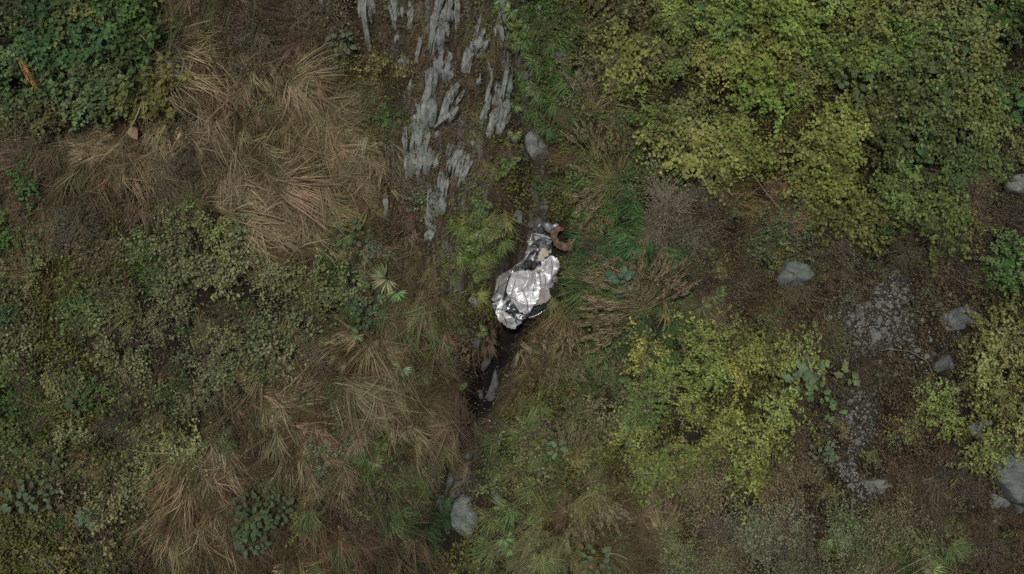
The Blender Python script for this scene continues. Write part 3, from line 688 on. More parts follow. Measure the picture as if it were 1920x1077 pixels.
# ------------------------------------------------------------------ ground cover (short grass, litter): nobody could count it
CTRL = [l.split() for l in """60 40 d|150 60 d|230 30 o|320 40 b|430 60 b|540 50 b|620 60 q|700 60 b|780 60 r|880 50 r|940 60 o|1010 60 g|1090 40 o|1170 70 b|1300 60 o|1450 60 y|1600 60 o|1750 60 d|1880 60 d
40 160 d|130 180 d|230 200 d|300 150 b|400 140 b|500 120 r|580 130 b|660 130 o|740 160 b|860 90 r|910 160 b|1000 150 g|1060 180 o|1130 200 b|1250 180 o|1400 180 y|1550 200 o|1700 180 d|1850 180 d
40 270 m|130 280 b|230 260 b|330 240 m|430 220 b|540 250 s|650 250 s|720 230 g|720 290 b|800 270 r|870 260 r|930 300 o|1040 230 m|1090 270 g|1150 300 b|1250 280 g|1400 300 o|1550 300 o|1700 300 d|1850 300 m
40 380 m|130 400 b|220 370 m|320 350 b|430 360 s|540 370 s|640 370 s|720 380 b|780 400 r|860 410 o|940 400 b|1040 350 o|1120 380 g|1230 380 q|1330 400 b|1440 390 b|1550 400 o|1650 420 d|1780 420 m|1880 440 m
30 480 b|100 480 o|200 460 o|300 470 g|380 470 q|470 460 b|560 480 s|640 470 g|720 470 b|800 490 r|880 480 l|1090 460 g|1170 470 d|1260 460 m|1350 480 b|1450 460 o|1560 480 b|1680 480 m|1780 480 m|1880 500 g
30 590 d|120 580 o|220 570 q|320 570 q|430 560 q|520 540 q|610 580 m|690 560 g|750 580 s|820 560 b|880 540 o|1080 540 o|1150 570 d|1230 580 d|1310 580 b|1400 580 b|1500 590 r|1580 570 b|1720 560 r|1870 580 r|1860 640 y
30 690 d|130 680 o|240 690 m|350 660 q|450 660 m|540 660 b|640 660 s|730 670 s|810 650 b|860 640 m|980 660 s|1050 640 s|1130 650 g|1210 640 d|1290 660 o|1380 650 o|1470 640 o|1560 680 m|1700 680 r|1760 660 m
30 790 g|130 770 o|240 770 m|340 750 q|440 740 m|530 760 s|640 740 s|730 760 s|800 740 b|860 760 b|980 750 o|1060 740 o|1150 740 q|1250 740 y|1350 730 o|1460 740 o|1540 760 m|1660 770 m|1720 790 r|1800 760 y|1880 720 y
30 880 m|120 870 m|220 860 d|320 840 o|420 860 s|520 850 b|620 840 s|700 840 g|760 840 b|830 830 m|880 820 m|960 830 g|1050 840 o|1150 830 o|1250 840 y|1350 850 o|1440 860 o|1520 860 m|1680 860 r|1760 880 m|1820 890 m
30 980 o|130 960 q|240 960 m|340 950 s|420 960 s|560 960 b|650 950 b|730 950 m|790 940 d|960 940 m|1000 930 o|1080 910 b|1130 930 b|1210 950 s|1280 920 g|1350 940 q|1450 950 r|1540 940 q|1700 980 m|1800 980 b|1880 1000 b
30 1060 o|130 1060 o|240 1060 m|340 1050 s|440 1050 s|560 1060 b|660 1060 b|740 1040 d|800 1050 b|900 1050 o|980 1030 q|1080 1040 o|1200 1040 s|1290 1040 q|1400 1040 q|1510 1020 q|1600 1040 o|1700 1050 g|1800 1060 b|1900 1060 b""".replace('\n', '|').split('|')]
CX = np.array([float(c[0]) for c in CTRL]); CY = np.array([float(c[1]) for c in CTRL]); CK = np.array([c[2] for c in CTRL])
def cover_kind(px, py):
    wx = px + 90 * fbm(px / 90, py / 90, 141, 3) + rng.normal(size=px.shape) * 30
    wy = py + 90 * fbm(px / 90 + 7, py / 90, 151, 3) + rng.normal(size=px.shape) * 28
    out = np.empty(px.shape, dtype='<U1')
    for i in range(0, len(px), 20000):
        d = (wx[i:i + 20000, None] - CX) ** 2 + (wy[i:i + 20000, None] - CY) ** 2
        out[i:i + 20000] = CK[d.argmin(1)]
    return out

def strips(base, az, L, e0, e1, w, nseg=4, side_tilt=None, seed=0, curl=None):
    """many blades at once: base (n,3), azimuth, length, start/end elevation, width -> verts, quads"""
    n = len(base)
    pos = base.copy(); V_ = []
    perp = np.stack([-np.sin(az), np.cos(az), np.zeros(n)], 1)
    for k in range(nseg + 1):
        t = k / nseg
        ww = (w * (1 - .92 * t ** 1.6) * (.6 + .4 * min(1, t * 4)))[:, None]
        V_.append(pos - perp * ww * .5); V_.append(pos + perp * ww * .5)
        e = e0 + (e1 - e0) * ((k + .5) / nseg)
        a2 = az + (curl * t if curl is not None else 0)
        step = (L / nseg)[:, None] * np.stack([np.cos(a2) * np.cos(e), np.sin(a2) * np.cos(e), np.sin(e)], 1)
        pos = pos + step
    V_ = np.stack(V_, 1); m = 2 * (nseg + 1)
    q = np.array([(2 * k, 2 * k + 1, 2 * k + 3, 2 * k + 2) for k in range(nseg)])
    F = (np.arange(n)[:, None, None] * m + q[None]).reshape(-1, 4)
    return V_.reshape(-1, 3), F

def ground_cover():
    n = 300000
    px = rng.uniform(-130, 2050, n); py = rng.uniform(-120, 1200, n)
    keep = rng.random(n) > np.clip(gravel_mask(px, py) * 1.1, 0, .88)
    rk = rock_mask(px, py); keep &= rng.random(n) > rk * .62
    keep &= (rng.random(n) > .4 * np.exp(-(seg_dist(px, py, GULLY) / 18) ** 2)) & (rng.random(n) > wet_mask(px, py) * 1.1)
    for bx, by, br in BLOCK: keep &= np.hypot(px - bx, py - by) > br * (.82 if br > 60 else .55)
    clump = fbm(px / 26, py / 26, 161, 3); keep &= clump > -.16
    px, py = px[keep], py[keep]; n = len(px)
    k = cover_kind(px, py); thin = ~(np.isin(k, list('dyq')) & (rng.random(n) < .8)); px, py, k = px[thin], py[thin], k[thin]; n = len(px)
    u, v = U(px), V(py); h = height(u, v)
    Lk = dict(s=.62, b=.42, r=.24, g=.42, o=.34, d=.32, y=.28, q=.28, l=.36, t=.3, m=.34)
    L = np.array([Lk[c] for c in k]) * (.5 + rng.random(n))
    az = -1.57 + 2.2 * (fbm(u / 1.1, v / 1.1, 171, 2)) * 3.2 + rng.normal(size=n) * .7
    e0 = rng.uniform(.4, 1.35, n); e1 = rng.uniform(-.7, .5, n)
    leafy = np.isin(k, list('ordyqgm')) & (rng.random(n) < .5)
    w = np.where(leafy, .05 + .03 * rng.random(n), .012 + .012 * rng.random(n))
    L = np.where(leafy, .09 + .09 * rng.random(n), L)
    z = h + .0 + np.where(leafy, rng.random(n) * .28, 0)
    vv, F = strips(np.stack([u, v, z], 1), az, L, e0, e1, w, 3)
    m = new_mesh('ground_cover', vv, F)
    CC = dict(COL, s=(.15, .108, .06), b=(.125, .09, .05)); col = np.array([CC[c] for c in k]) * (.75 + .5 * fbm(px / 40, py / 40, 181, 3)[:, None] + .25 * rng.random((n, 1)))
    face_color(m, 'Col', np.repeat(col, 3, 0)); face_float(m, 'var', np.repeat(rng.random(n), 3))
    o = obj('ground_cover', m, mat=M_COVER, kind='stuff'); o.matrix_world = S; o['label'] = 'short dry grass and low weeds covering the hillside'

def litter():
    n = 60000
    px = rng.uniform(-60, 1980, n); py = rng.uniform(-60, 1140, n); k = cover_kind(px, py)
    pr = np.where(np.isin(k, ['r', 'm']), .9, np.where(np.isin(k, ['b']), .45, .12)); keep = rng.random(n) < pr
    keep &= (rng.random(n) > .45 * gravel_mask(px, py)) | (np.hypot(px - 1720, py - 590) < 60)
    px, py = px[keep], py[keep]; n = len(px); u, v = U(px), V(py)
    base = np.stack([u, v, height(u, v) + .02 + .05 * rng.random(n)], 1)
    vv, F = strips(base, rng.random(n) * 6.28, .06 + .10 * rng.random(n), rng.normal(size=n) * .35, rng.normal(size=n) * .35, .035 + .045 * rng.random(n), 2)
    m = new_mesh('leaf_litter', vv, F)
    pal = np.array([(.135, .088, .052), (.17, .125, .08), (.09, .07, .05), (.21, .17, .12), (.07, .056, .042)])
    col = pal[rng.integers(0, 5, n)]
    face_color(m, 'Col', np.repeat(col, 2, 0)); face_float(m, 'var', np.repeat(rng.random(n), 2))
    o = obj('leaf_litter', m, mat=M_COVER, kind='stuff'); o.matrix_world = S; o['label'] = 'fallen reddish brown leaves littering the ground'
ground_cover(); litter()

# ------------------------------------------------------------------ plant prototypes
def leaves(centres, nrm_az, tilt, L, W, spin):
    """rhombic folded leaves; returns verts (n*4), faces"""
    n = len(centres)
    a = spin
    d = np.stack([np.cos(a) * np.cos(tilt), np.sin(a) * np.cos(tilt), np.sin(tilt)], 1)
    s = np.stack([-np.sin(a), np.cos(a), np.zeros(n)], 1)
    roll = nrm_az[:, None]
    up = np.cross(d, s); s = s * np.cos(roll) + up * np.sin(roll)
    L = L[:, None]; W = W[:, None]
    up2 = np.cross(d, s)
    p0 = centres - d * L * .5; p2 = centres + d * L * .5 - up2 * -.0
    p1 = centres + s * W * .5 + up2 * W * .18 - d * L * .06; p3 = centres - s * W * .5 + up2 * W * .18 - d * L * .06
    V_ = np.stack([p0, p1, p2, p3], 1).reshape(-1, 3)
    i = np.arange(n) * 4
    F = np.stack([np.stack([i, i + 1, i + 2], 1), np.stack([i, i + 2, i + 3], 1)], 1).reshape(-1, 3)
    return V_, F

def tubes(A, B, ra, rb):
    """3-sided twigs A->B"""
    n = len(A); d = B - A; d = d / (np.linalg.norm(d, axis=1, keepdims=True) + 1e-9)
    ref = np.where(np.abs(d[:, 2:3]) > .9, np.array([[1., 0, 0]]), np.array([[0, 0, 1.]]))
    s = np.cross(d, ref); s /= np.linalg.norm(s, axis=1, keepdims=True); t = np.cross(d, s)
    V_ = []
    for P, r_ in ((A, ra), (B, rb)):
        for k in range(3):
            an = k * 2.0944; V_.append(P + (s * math.cos(an) + t * math.sin(an)) * np.reshape(r_, (-1, 1)))
    V_ = np.stack(V_, 1).reshape(-1, 3)
    q = np.array([(0, 1, 4, 3), (1, 2, 5, 4), (2, 0, 3, 5)])
    F = (np.arange(n)[:, None, None] * 6 + q[None]).reshape(-1, 4)
    return V_, F

def shrub_proto(seed, nb=46, per=30, L=.10, W=.06, Hh=.9, spread=.045, blen=.7, lift=.75, lump=.4, sub=2):
    """leafy branches rising from a common base and arching outwards; leaves sit along the outer two thirds of each"""
    r = np.random.default_rng(seed); az = r.random(nb) * 6.283
    lob = 1 + lump * .6 * np.sin(az * 2 + r.random() * 6) + lump * .5 * np.sin(az * 3 + r.random() * 6) + lump * (r.random(nb) - .5)
    reach = (.35 + .65 * r.random(nb) ** .6) * lob; el = lift * (.45 + .9 * r.random(nb)) + .5 * (1 - reach)
    A = []; B = []; RA = []; RB = []; cen = []; spin = []; bid = []
    nseg = 5
    for b in range(nb):
        p = np.array([r.normal() * .05, r.normal() * .05, -.05]); e = min(1.35, el[b]); a = az[b]; Ln = reach[b] * 1.25; segs = [p]
        for k in range(nseg):
            q = p + Ln / nseg * np.array([math.cos(a) * math.cos(e), math.sin(a) * math.cos(e), math.sin(e) * Hh * 1.15])
            A.append(p); B.append(q); RA.append(.022 * (1 - k / nseg) + .006); RB.append(.022 * (1 - (k + 1) / nseg) + .005)
            p = q; segs.append(p); e -= .22 + .1 * r.random(); a += r.normal() * .22
        segs = np.array(segs)
        lines = []
        for w_ in range(sub):                            # side shoots
            t0 = 1.6 + 2.6 * r.random(); j = min(int(t0), 4); o_ = segs[j] + (segs[j + 1] - segs[j]) * (t0 - j)
            sa = az[b] + r.choice((-1, 1)) * (.5 + .6 * r.random()); se = .2 + .7 * r.random(); sl = Ln * (.22 + .25 * r.random())
            tip = o_ + sl * np.array([math.cos(sa) * math.cos(se), math.sin(sa) * math.cos(se), math.sin(se)])
            A.append(o_); B.append(tip); RA.append(.009); RB.append(.004); lines.append((o_, tip, sa, .45))
        for k in range(2, nseg): lines.append((segs[k], segs[k + 1], az[b], 1.0 / (nseg - 2)))
        lv = r.random()
        for o_, t_, sa, share in lines:
            m = max(2, int(per * share * (.6 + .8 * r.random()) / (1 + .45 * sub)))
            t = r.random((m, 1)); cen.append(o_ + (t_ - o_) * t + r.normal(size=(m, 3)) * spread); spin.append(sa + r.choice((-1., 1.), m) * (.5 + .7 * r.random(m))); bid += [lv] * m
    cen = np.vstack(cen); spin = np.concatenate(spin); bid = np.array(bid); n = len(cen); cen[:, 2] = np.maximum(cen[:, 2], .02)
    sz = .55 + .9 * r.random(n)
    vv, F = leaves(cen, r.normal(size=n) * .4, r.normal(size=n) * .4 + .05, L * sz, W * sz * (.85 + .3 * r.random(n)), spin)
    fm = new_mesh('foliage', vv, F); face_float(fm, 'var', np.repeat(np.clip(.5 * bid + .5 * r.random(n), 0, 1), 2)); fm.materials.append(M_LEAF)
    v2, F2 = tubes(np.array(A), np.array(B), np.array(RA), np.array(RB)); sm = new_mesh('stem', v2, F2); sm.materials.append(M_WOOD)
    return fm, sm

def tuft_proto(seed, locks=16, per=16, spread=1.2, L=1.0, w=.016, erect=.9, droop=-.6, plume=0):
    """+X is the way the blades fall; length about L"""
    r = np.random.default_rng(seed); n = locks * per
    laz = r.normal(size=locks) * spread * .62; le = erect * (.35 + .9 * r.random(locks)); ll = .35 + .75 * r.random(locks)
    i = np.repeat(np.arange(locks), per)
    az = laz[i] + r.normal(size=n) * .11; e0 = np.clip(le[i] + r.normal(size=n) * .12, .15, 1.4); e1 = droop + r.normal(size=n) * .22
    LL = L * ll[i] * (.5 + .65 * r.random(n))
    base = np.stack([r.normal(size=n) * .06 + np.cos(laz[i]) * .06, r.normal(size=n) * .09 + np.sin(laz[i]) * .08, np.full(n, -.03)], 1)
    vv, F = strips(base, az, LL, e0, e1, w * (.6 + .8 * r.random(n)), 5, curl=r.normal(size=n) * .25)
    vv[:, 2] = np.maximum(vv[:, 2], -.05 + .05 * r.random(len(vv)))
    m = new_mesh('blades', vv, F); lv = r.random(locks)
    face_float(m, 'var', np.repeat(np.clip(.6 * lv[i] + .4 * r.random(n), 0, 1), 5)); m.materials.append(M_BLADE)
    heads = None
    if plume:
        # feathery seed heads on arching stalks
        A = []; cen = []; spin = []; 
        for k in range(plume):
            a = r.normal() * spread * .5; e = erect * (.6 + .5 * r.random()); Lk = L * (.95 + .4 * r.random())
            p = np.array([0., 0, 0]); pts = [p]
            for s_ in range(10):
                ee = e + (droop * .7 - e) * s_ / 10; p = p + Lk / 10 * np.array([math.cos(a) * math.cos(ee), math.sin(a) * math.cos(ee), math.sin(ee)]); pts.append(p)
            pts = np.array(pts); A.append((pts, a))
        tv = []; 
        TA = np.vstack([p[:-1] for p, _ in A]); TB = np.vstack([p[1:] for p, _ in A])
        v1, f1 = tubes(TA, TB, .006, .006)
        for pts, a in A:
            for q in range(70):
                t = 6 + 4 * r.random(); j = min(int(t), 9); c0 = pts[j] + (pts[j + 1] - pts[j]) * (t - j)
                fade = 1 - abs((t - 7.6) / 2.6)
                cen.append(c0 + r.normal(size=3) * .05 * max(.3, fade)); spin.append(a + r.normal() * .5)
        cen = np.array(cen); n2 = len(cen)
        v2, f2 = leaves(cen, r.random(n2) * 3, r.normal(size=n2) * .4 - .3, .10 + .10 * r.random(n2), .014 + .012 * r.random(n2), np.array(spin))
        heads = new_mesh('seed_heads', np.vstack([v1, v2]), [tuple(f) for f in f1] + [tuple(f + len(v1)) for f in f2])
        face_float(heads, 'var', r.random(len(heads.polygons))); heads.materials.append(M_BLADE)
    return m, heads

def mat_proto(seed, locks=34, per=12, R0=.68, L=1.2, w=.016):
    r = np.random.default_rng(seed); n = locks * per
    la = r.random(locks) * 6.283; lr = R0 * np.sqrt(r.random(locks)); lx, ly = lr * np.cos(la), lr * np.sin(la)
    laz = .55 * np.sin(ly * 3 + seed) + r.normal(size=locks) * .45; le = .25 + .75 * r.random(locks); ll = .45 + .7 * r.random(locks)
    i = np.repeat(np.arange(locks), per)
    az = laz[i] + r.normal(size=n) * .13; e0 = np.clip(le[i] + r.normal(size=n) * .15, .1, 1.35); e1 = -.45 + r.normal(size=n) * .25
    LL = L * ll[i] * (.5 + .65 * r.random(n))
    base = np.stack([lx[i] + r.normal(size=n) * .045, ly[i] + r.normal(size=n) * .045, np.full(n, -.06)], 1)
    vv, F = strips(base, az, LL, e0, e1, w * (.5 + 1.9 * r.random(n) ** 3), 5, curl=r.normal(size=n) * .45)
    vv[:, 2] = np.maximum(vv[:, 2], -.06 + .08 * r.random(len(vv)))
    m = new_mesh('blades', vv, F); lv = r.random(locks)
    face_float(m, 'var', np.repeat(np.clip(.6 * lv[i] + .4 * r.random(n), 0, 1), 5)); m.materials.append(M_BLADE)
    return m, None

def frond_proto(seed, npair=11, L=.75, lw=.05, ll=.24, palm=False):
    r = np.random.default_rng(seed); V0 = []; F0 = []
    cen = []; spin = []; tilt = []; LL = []
    if palm:
        for k in range(9):
            a = (k - 4) * .27 + r.normal() * .05; cen.append((.18 + .5 * L * .7 * math.cos(a), .5 * L * .75 * math.sin(a), .32 - .05 * abs(k - 4) * .4)); spin.append(a); tilt.append(-.25); LL.append(L * (.75 - .04 * abs(k - 4)))
    else:
        for k in range(npair):
            t = (k + 1) / npair; x = L * t; z = .42 * math.sin(t * 2.1) ; ln = ll * math.sin(math.pi * (.15 + .8 * t)) + .04
            for s_ in (-1, 1):
                a = s_ * (1.15 - .45 * t); cen.append((x + math.cos(a) * ln * .5, math.sin(a) * ln * .5, z)); spin.append(a); tilt.append(-.25 + r.normal() * .12); LL.append(ln * (.85 + .3 * r.random()))
    cen = np.array(cen); n = len(cen)
    v1, f1 = leaves(cen, r.normal(size=n) * .2, np.array(tilt), np.array(LL), np.full(n, lw) * (.8 + .4 * r.random(n)), np.array(spin))
    ts = np.linspace(0, 1, 7); cur = np.stack([L * ts * (.3 if palm else 1), 0 * ts, .42 * np.sin(ts * 2.1) * (.85 if palm else 1)], 1)
    v2, f2 = tubes(cur[:-1], cur[1:], .010, .007)
    m = new_mesh('frond', np.vstack([v1, v2]), [tuple(f) for f in f1] + [tuple(f + len(v1)) for f in f2])
    face_float(m, 'var', np.concatenate([np.repeat(r.random(n), 2), np.full(len(f2), .4)])); m.materials.append(M_LEAF)
    return m

def broad_leaf(seed, lobed=False):
    """ovate leaf with midrib fold, about 1 m long before scaling, stalk at origin"""
    r = np.random.default_rng(seed); k = 11; L = []; Rr = []; mid = []
    for i in range(k):
        t = i / (k - 1); w = .34 * math.sin(math.pi * t ** .75) ** .8 * (1 + (.3 * math.sin(t * 15) if lobed else .06 * r.normal())) if 0 < i < k - 1 else 0.0
        z = .22 * math.sin(t * 2.4); mid.append((t, 0, z)); L.append((t + .04, w, z + w * .28)); Rr.append((t + .04, -w, z + w * .28))
    V_ = mid + L + Rr; F = []
    for i in range(k - 1):
        F += [(i, i + 1, k + i + 1, k + i), (i + 1, i, 2 * k + i, 2 * k + i + 1)]
    m = new_mesh('leaf', V_, F); face_float(m, 'var', [.45 + .15 * (i % 2) for i in range(len(F))]); m.materials.append(M_LEAF)
    return m

PROTO = {
    'yel': [shrub_proto(300 + k, 50, 46, .105, .078, .95, .05, lift=.85) for k in range(7)],
    'dark': [shrub_proto(320 + k, 46, 40, .14, .105, .95, .06, lift=.85) for k in range(7)],
    'grey': [shrub_proto(340 + k, 38, 30, .09, .066, .8, .05, lift=.75, lump=.6) for k in range(7)],
    'lime': [shrub_proto(360 + k, 40, 32, .115, .06, .95, .035, lift=.9, lump=.5) for k in range(7)],
    'fine': [shrub_proto(380 + k, 80, 52, .07, .028, .95, .05, lift=.85, sub=3) for k in range(5)],
    'rust': [shrub_proto(400 + k, 42, 24, .075, .036, .55, .06, lift=.6, lump=.6) for k in range(6)],
    'weed': [shrub_proto(420 + k, 20, 24, .14, .055, .7, .06, lift=.8, lump=.7) for k in range(7)],
    'dead': [shrub_proto(440 + k, 80, 3, .05, .018, .8, .05, lift=.85, sub=4) for k in range(5)],
}
KIND_NAME = dict(yel='shrub', dark='shrub', grey='shrub', lime='shrub', fine='shrub', weed='weed_clump', rust='dry_bush', dead='dead_bush')
STRAW = [tuft_proto(500 + k, 13, 11, .75, 1.25, .019, .75, -.5) for k in range(10)]
WILD = [mat_proto(620 + k) for k in range(12)]
GREENT = [tuft_proto(520 + k, 13, 12, 1.6, .8, .024, 1.0, -.5) for k in range(5)]
PLUME = [tuft_proto(540 + k, 12, 12, 1.0, 1.15, .018, .8, -.5, plume=9) for k in range(5)]
FERN = [frond_proto(560 + k) for k in range(4)]
PALM = [frond_proto(570 + k, palm=True, L=.8, lw=.085) for k in range(3)]
BROAD = [broad_leaf(580, False), broad_leaf(581, False), broad_leaf(582, True)]
WOODC = (.16, .12, .09)

def blocked(px, py, pad=0):
    return any(math.hypot(px - bx, py - by) < br + pad for bx, by, br in BLOCK)

def shrub(kind, px, py, r_px, color, desc, group, wood=WOODC, flat=1.0, cat='shrub'):
    name = KIND_NAME[kind]
    fm, sm = PROTO[kind][rng.integers(len(PROTO[kind]))]
    u, v = float(U(px)), float(V(py)); s = r_px / PXM
    e = obj(name, None); e.empty_display_size = .2
    e.matrix_world = base_matrix(u, v, 0, rng.random() * 6.283, (s, s * (.85 + .3 * rng.random()), s * flat * (.85 + .3 * rng.random())), (rng.normal() * .12 + .1, rng.normal() * .12))
    f = obj('foliage', fm, e, kind='stuff'); f.color = (*color, 1)
    st = obj('stem', sm, e); st.color = (*jit(wood), 1)
    thing(e, cat, group); PENDING.append((e, desc, px, py)); return e

def tuft(px, py, ang, len_px, color, desc, group, protos=None, wide=1.0, hcol=None, name=None):
    m, hd = (protos or STRAW)[rng.integers(len(protos or STRAW))]
    name = name or ('grass_wisp' if desc.startswith(('brown grass', 'drooping')) else 'grass_tuft' if protos is None or protos is WILD else 'green_grass_tuft' if protos is GREENT else 'plumed_grass_clump')
    base_L = 1.25 if protos is None else 1.7 if protos is WILD else (.8 if protos is GREENT else 1.15)
    u, v = float(U(px)), float(V(py)); s = len_px / PXM / base_L
    e = obj(name, None); e.empty_display_size = .2
    e.matrix_world = base_matrix(u, v, 0, R(ang), (s, s * wide, s * (.75 + .3 * rng.random())), (rng.normal() * .08, rng.normal() * .08))
    b = obj('blades', m, e, kind='stuff'); b.color = (*color, 1)
    if hd:
        h_ = obj('seed_heads', hd, e, kind='stuff'); h_.color = (*(hcol or jit((.27, .215, .115))), 1)
    thing(e, 'grass', group); PENDING.append((e, desc, px, py)); return e

def fern(px, py, r_px, color, desc, nf=8, palm=False, ang=None, spread=360, cat='fern', name='fern'):
    protos = PALM if palm else FERN
    u, v = float(U(px)), float(V(py)); s = r_px / PXM / .8
    e = obj(name, None); e.matrix_world = base_matrix(u, v, 0, 0, (s, s, s), (.1, 0))
    a0 = rng.random() * 360 if ang is None else ang
    for k in range(nf):
        a = a0 + (k - (nf - 1) / 2) * spread / nf + rng.normal() * 9; q = .75 + .4 * rng.random()
        f = obj('frond', protos[rng.integers(len(protos))], e)
        f.matrix_basis = Matrix.Rotation(R(a), 4, 'Z') @ Matrix.Rotation(-.1 - .35 * rng.random(), 4, 'Y') @ Matrix.Diagonal((q, q, q, 1)); f.color = (*jit(color, .22), 1)
    thing(e, cat, 'ferns and palm-leaved herbs'); PENDING.append((e, desc, px, py)); return e

def broad(px, py, r_px, color, desc, nl=14, leaf_px=14, lobed=False):
    u, v = float(U(px)), float(V(py)); R0 = r_px / PXM; ls = leaf_px / PXM
    e = obj('broadleaf_plant', None); e.matrix_world = base_matrix(u, v)
    A = []; B = []
    for k in range(nl):
        a = k * 2.4 + rng.normal() * .3; rr = R0 * math.sqrt((k + .5) / nl) * .85; z = .25 + .45 * (1 - rr / R0) + .15 * rng.random()
        f = obj('leaf', BROAD[2 if lobed else rng.integers(2)], e); q = ls * (.75 + .5 * rng.random())
        f.matrix_basis = Matrix.Translation((math.cos(a) * rr, math.sin(a) * rr, z)) @ Matrix.Rotation(a + rng.normal() * .5, 4, 'Z') @ Matrix.Rotation(.1 + .3 * rng.random(), 4, 'Y') @ Matrix.Rotation(rng.normal() * .25, 4, 'X') @ Matrix.Diagonal((q, q, q, 1))
        f.color = (*jit(color, .2), 1)
        A.append((0, 0, -.05)); B.append((math.cos(a) * rr, math.sin(a) * rr, z))
    v1, f1 = tubes(np.array(A, float), np.array(B, float), .012, .006)
    sm = new_mesh('stem', v1, f1); sm.materials.append(M_WOOD); st = obj('stem', sm, e); st.color = (.12, .16, .07, 1)
    thing(e, 'plant', 'broad-leaved plants'); PENDING.append((e, desc, px, py)); return e

def in_poly(x, y, poly):
    c = False; j = len(poly) - 1
    for i in range(len(poly)):
        xi, yi = poly[i]; xj, yj = poly[j]
        if (yi > y) != (yj > y) and x < (xj - xi) * (y - yi) / (yj - yi) + xi: c = not c
        j = i
    return c
def scatter(poly, spacing, seed, maxn=999, pad=4):
    r = np.random.default_rng(seed); xs = [p[0] for p in poly]; ys = [p[1] for p in poly]; out = []
    tries = int((max(xs) - min(xs)) * (max(ys) - min(ys)) / spacing ** 2 * 18)
    for _ in range(tries):
        x = r.uniform(min(xs), max(xs)); y = r.uniform(min(ys), max(ys))
        if not in_poly(x, y, poly) or blocked(x, y, pad): continue
        if all((x - a) ** 2 + (y - b) ** 2 > (spacing * (.8 + .4 * r.random())) ** 2 for a, b in out): out.append((x, y))
        if len(out) >= maxn: break
    return out

# extra landmarks that stand out by look
LAND += [(490, 960, 'the broad-leaved teal plant'), (725, 520, 'the bright fan-leaved plant'), (260, 250, 'the curled dry leaf'), (1165, 525, 'the teal broadleaf plant'),
         (300, 190, 'the pale fallen grass stalks'), (70, 140, 'the orange dead frond'), (1500, 700, 'the pale lobed-leaf plants'), (180, 975, 'the drooping teal frond plant'),
         (30, 20, 'the upper left corner'), (1890, 20, 'the upper right corner'), (30, 1050, 'the lower left corner'), (1890, 1050, 'the lower right corner'),
         (1450, 10, 'the top edge'), (960, 1070, 'the bottom edge'), (10, 540, 'the left edge'), (1910, 560, 'the right edge'), (450, 10, 'the upper edge left of the outcrop'),
         (1240, 420, 'the grey leafless bush'), (1780, 135, 'the teal plant among dark bushes'), (620, 1060, 'the lower edge left of the gully'), (1400, 1065, 'the lower edge right of the gully')]

# --- shrubs
def field(kind, poly, spacing, size, cols, desc, group, seed, **kw):
    for x, y in scatter(poly, spacing, seed):
        c = cols[rng.integers(len(cols))]; sp_ = 75 if rng.random() < (.08 if kind == 'lime' else .16) else 14; x += rng.normal() * sp_; y += rng.normal() * sp_
        if blocked(x, y, 10) or float(gravel_mask(np.array([x]), np.array([y]))[0]) > .6: continue
        shrub(kind, x, y, size * (.75 + .5 * rng.random()), jit(c, .2), desc, group, **kw)
YG = (.23, .268, .05); YG2 = (.175, .225, .05); YG3 = (.235, .262, .055); YG4 = (.15, .175, .05)
field('yel', [(1180, 40), (1260, -60), (1720, -70), (1690, 120), (1640, 260), (1560, 370), (1500, 400), (1420, 350), (1300, 330), (1230, 260), (1170, 150)], 66, 60,
      [YG, YG, YG2, YG3, YG4], 'yellow-green small-leaved shrub', 'yellow-green shrub thicket', 1)
field('yel', [(1690, -70), (2000, -70), (2000, 300), (1900, 330), (1800, 400), (1650, 450), (1570, 400), (1640, 260), (1680, 120)], 66, 60,
      [(.12, .165, .045), (.10, .145, .042), (.17, .205, .05), (.19, .22, .055), (.15, .19, .05)], 'dark green leafy shrub', 'dark green shrubs at the right', 2)
field('dark', [(-80, -70), (250, -70), (215, 20), (285, 70), (235, 130), (285, 190), (200, 215), (190, 265), (110, 225), (60, 270), (-80, 240)], 62, 56,
      [(.10, .165, .055), (.08, .14, .045), (.12, .18, .06), (.18, .20, .055), (.09, .13, .045), (.16, .16, .06)], 'dark green leafy shrub', 'dark green shrubs at the upper left', 3)
field('grey', [(70, 400), (240, 380), (420, 410), (480, 500), (620, 530), (720, 500), (690, 600), (560, 640), (470, 720), (300, 720), (180, 690), (40, 640), (-60, 520)], 72, 54,
      [(.19, .21, .085), (.24, .26, .10), (.15, .19, .065), (.16, .16, .065), (.20, .205, .085)], 'grey-green open shrub', 'grey-green scrub on the left', 4)
field('grey', [(-80, 560), (60, 640), (180, 700), (320, 720), (480, 740), (440, 810), (330, 850), (260, 940), (60, 900), (-80, 900)], 66, 52,
      [(.17, .19, .06), (.21, .22, .07), (.11, .14, .045), (.25, .26, .10)], 'olive open-branched shrub', 'olive scrub at the lower left', 5)
field('weed', [(-80, 900), (60, 900), (260, 950), (300, 1150), (-80, 1150)], 54, 44, [(.16, .17, .06), (.13, .15, .05), (.2, .19, .06)], 'low olive weed clump', 'low weeds at the lower left', 6)
field('lime', [(1200, 690), (1240, 640), (1330, 610), (1440, 630), (1500, 680), (1480, 780), (1420, 860), (1330, 910), (1230, 890), (1180, 800)], 56, 52,
      [(.28, .31, .06), (.24, .295, .06), (.31, .325, .065), (.19, .235, .055)], 'bright yellow-green shrub', 'bright yellow-green shrubs', 7)
field('lime', [(1720, 740), (1790, 640), (1860, 590), (1990, 580), (1990, 800), (1900, 820), (1800, 840), (1720, 850)], 60, 50,
      [(.25, .265, .06), (.22, .25, .055), (.28, .29, .075)], 'yellowing sparse-leaved shrub', 'yellowing shrubs at the right', 8)
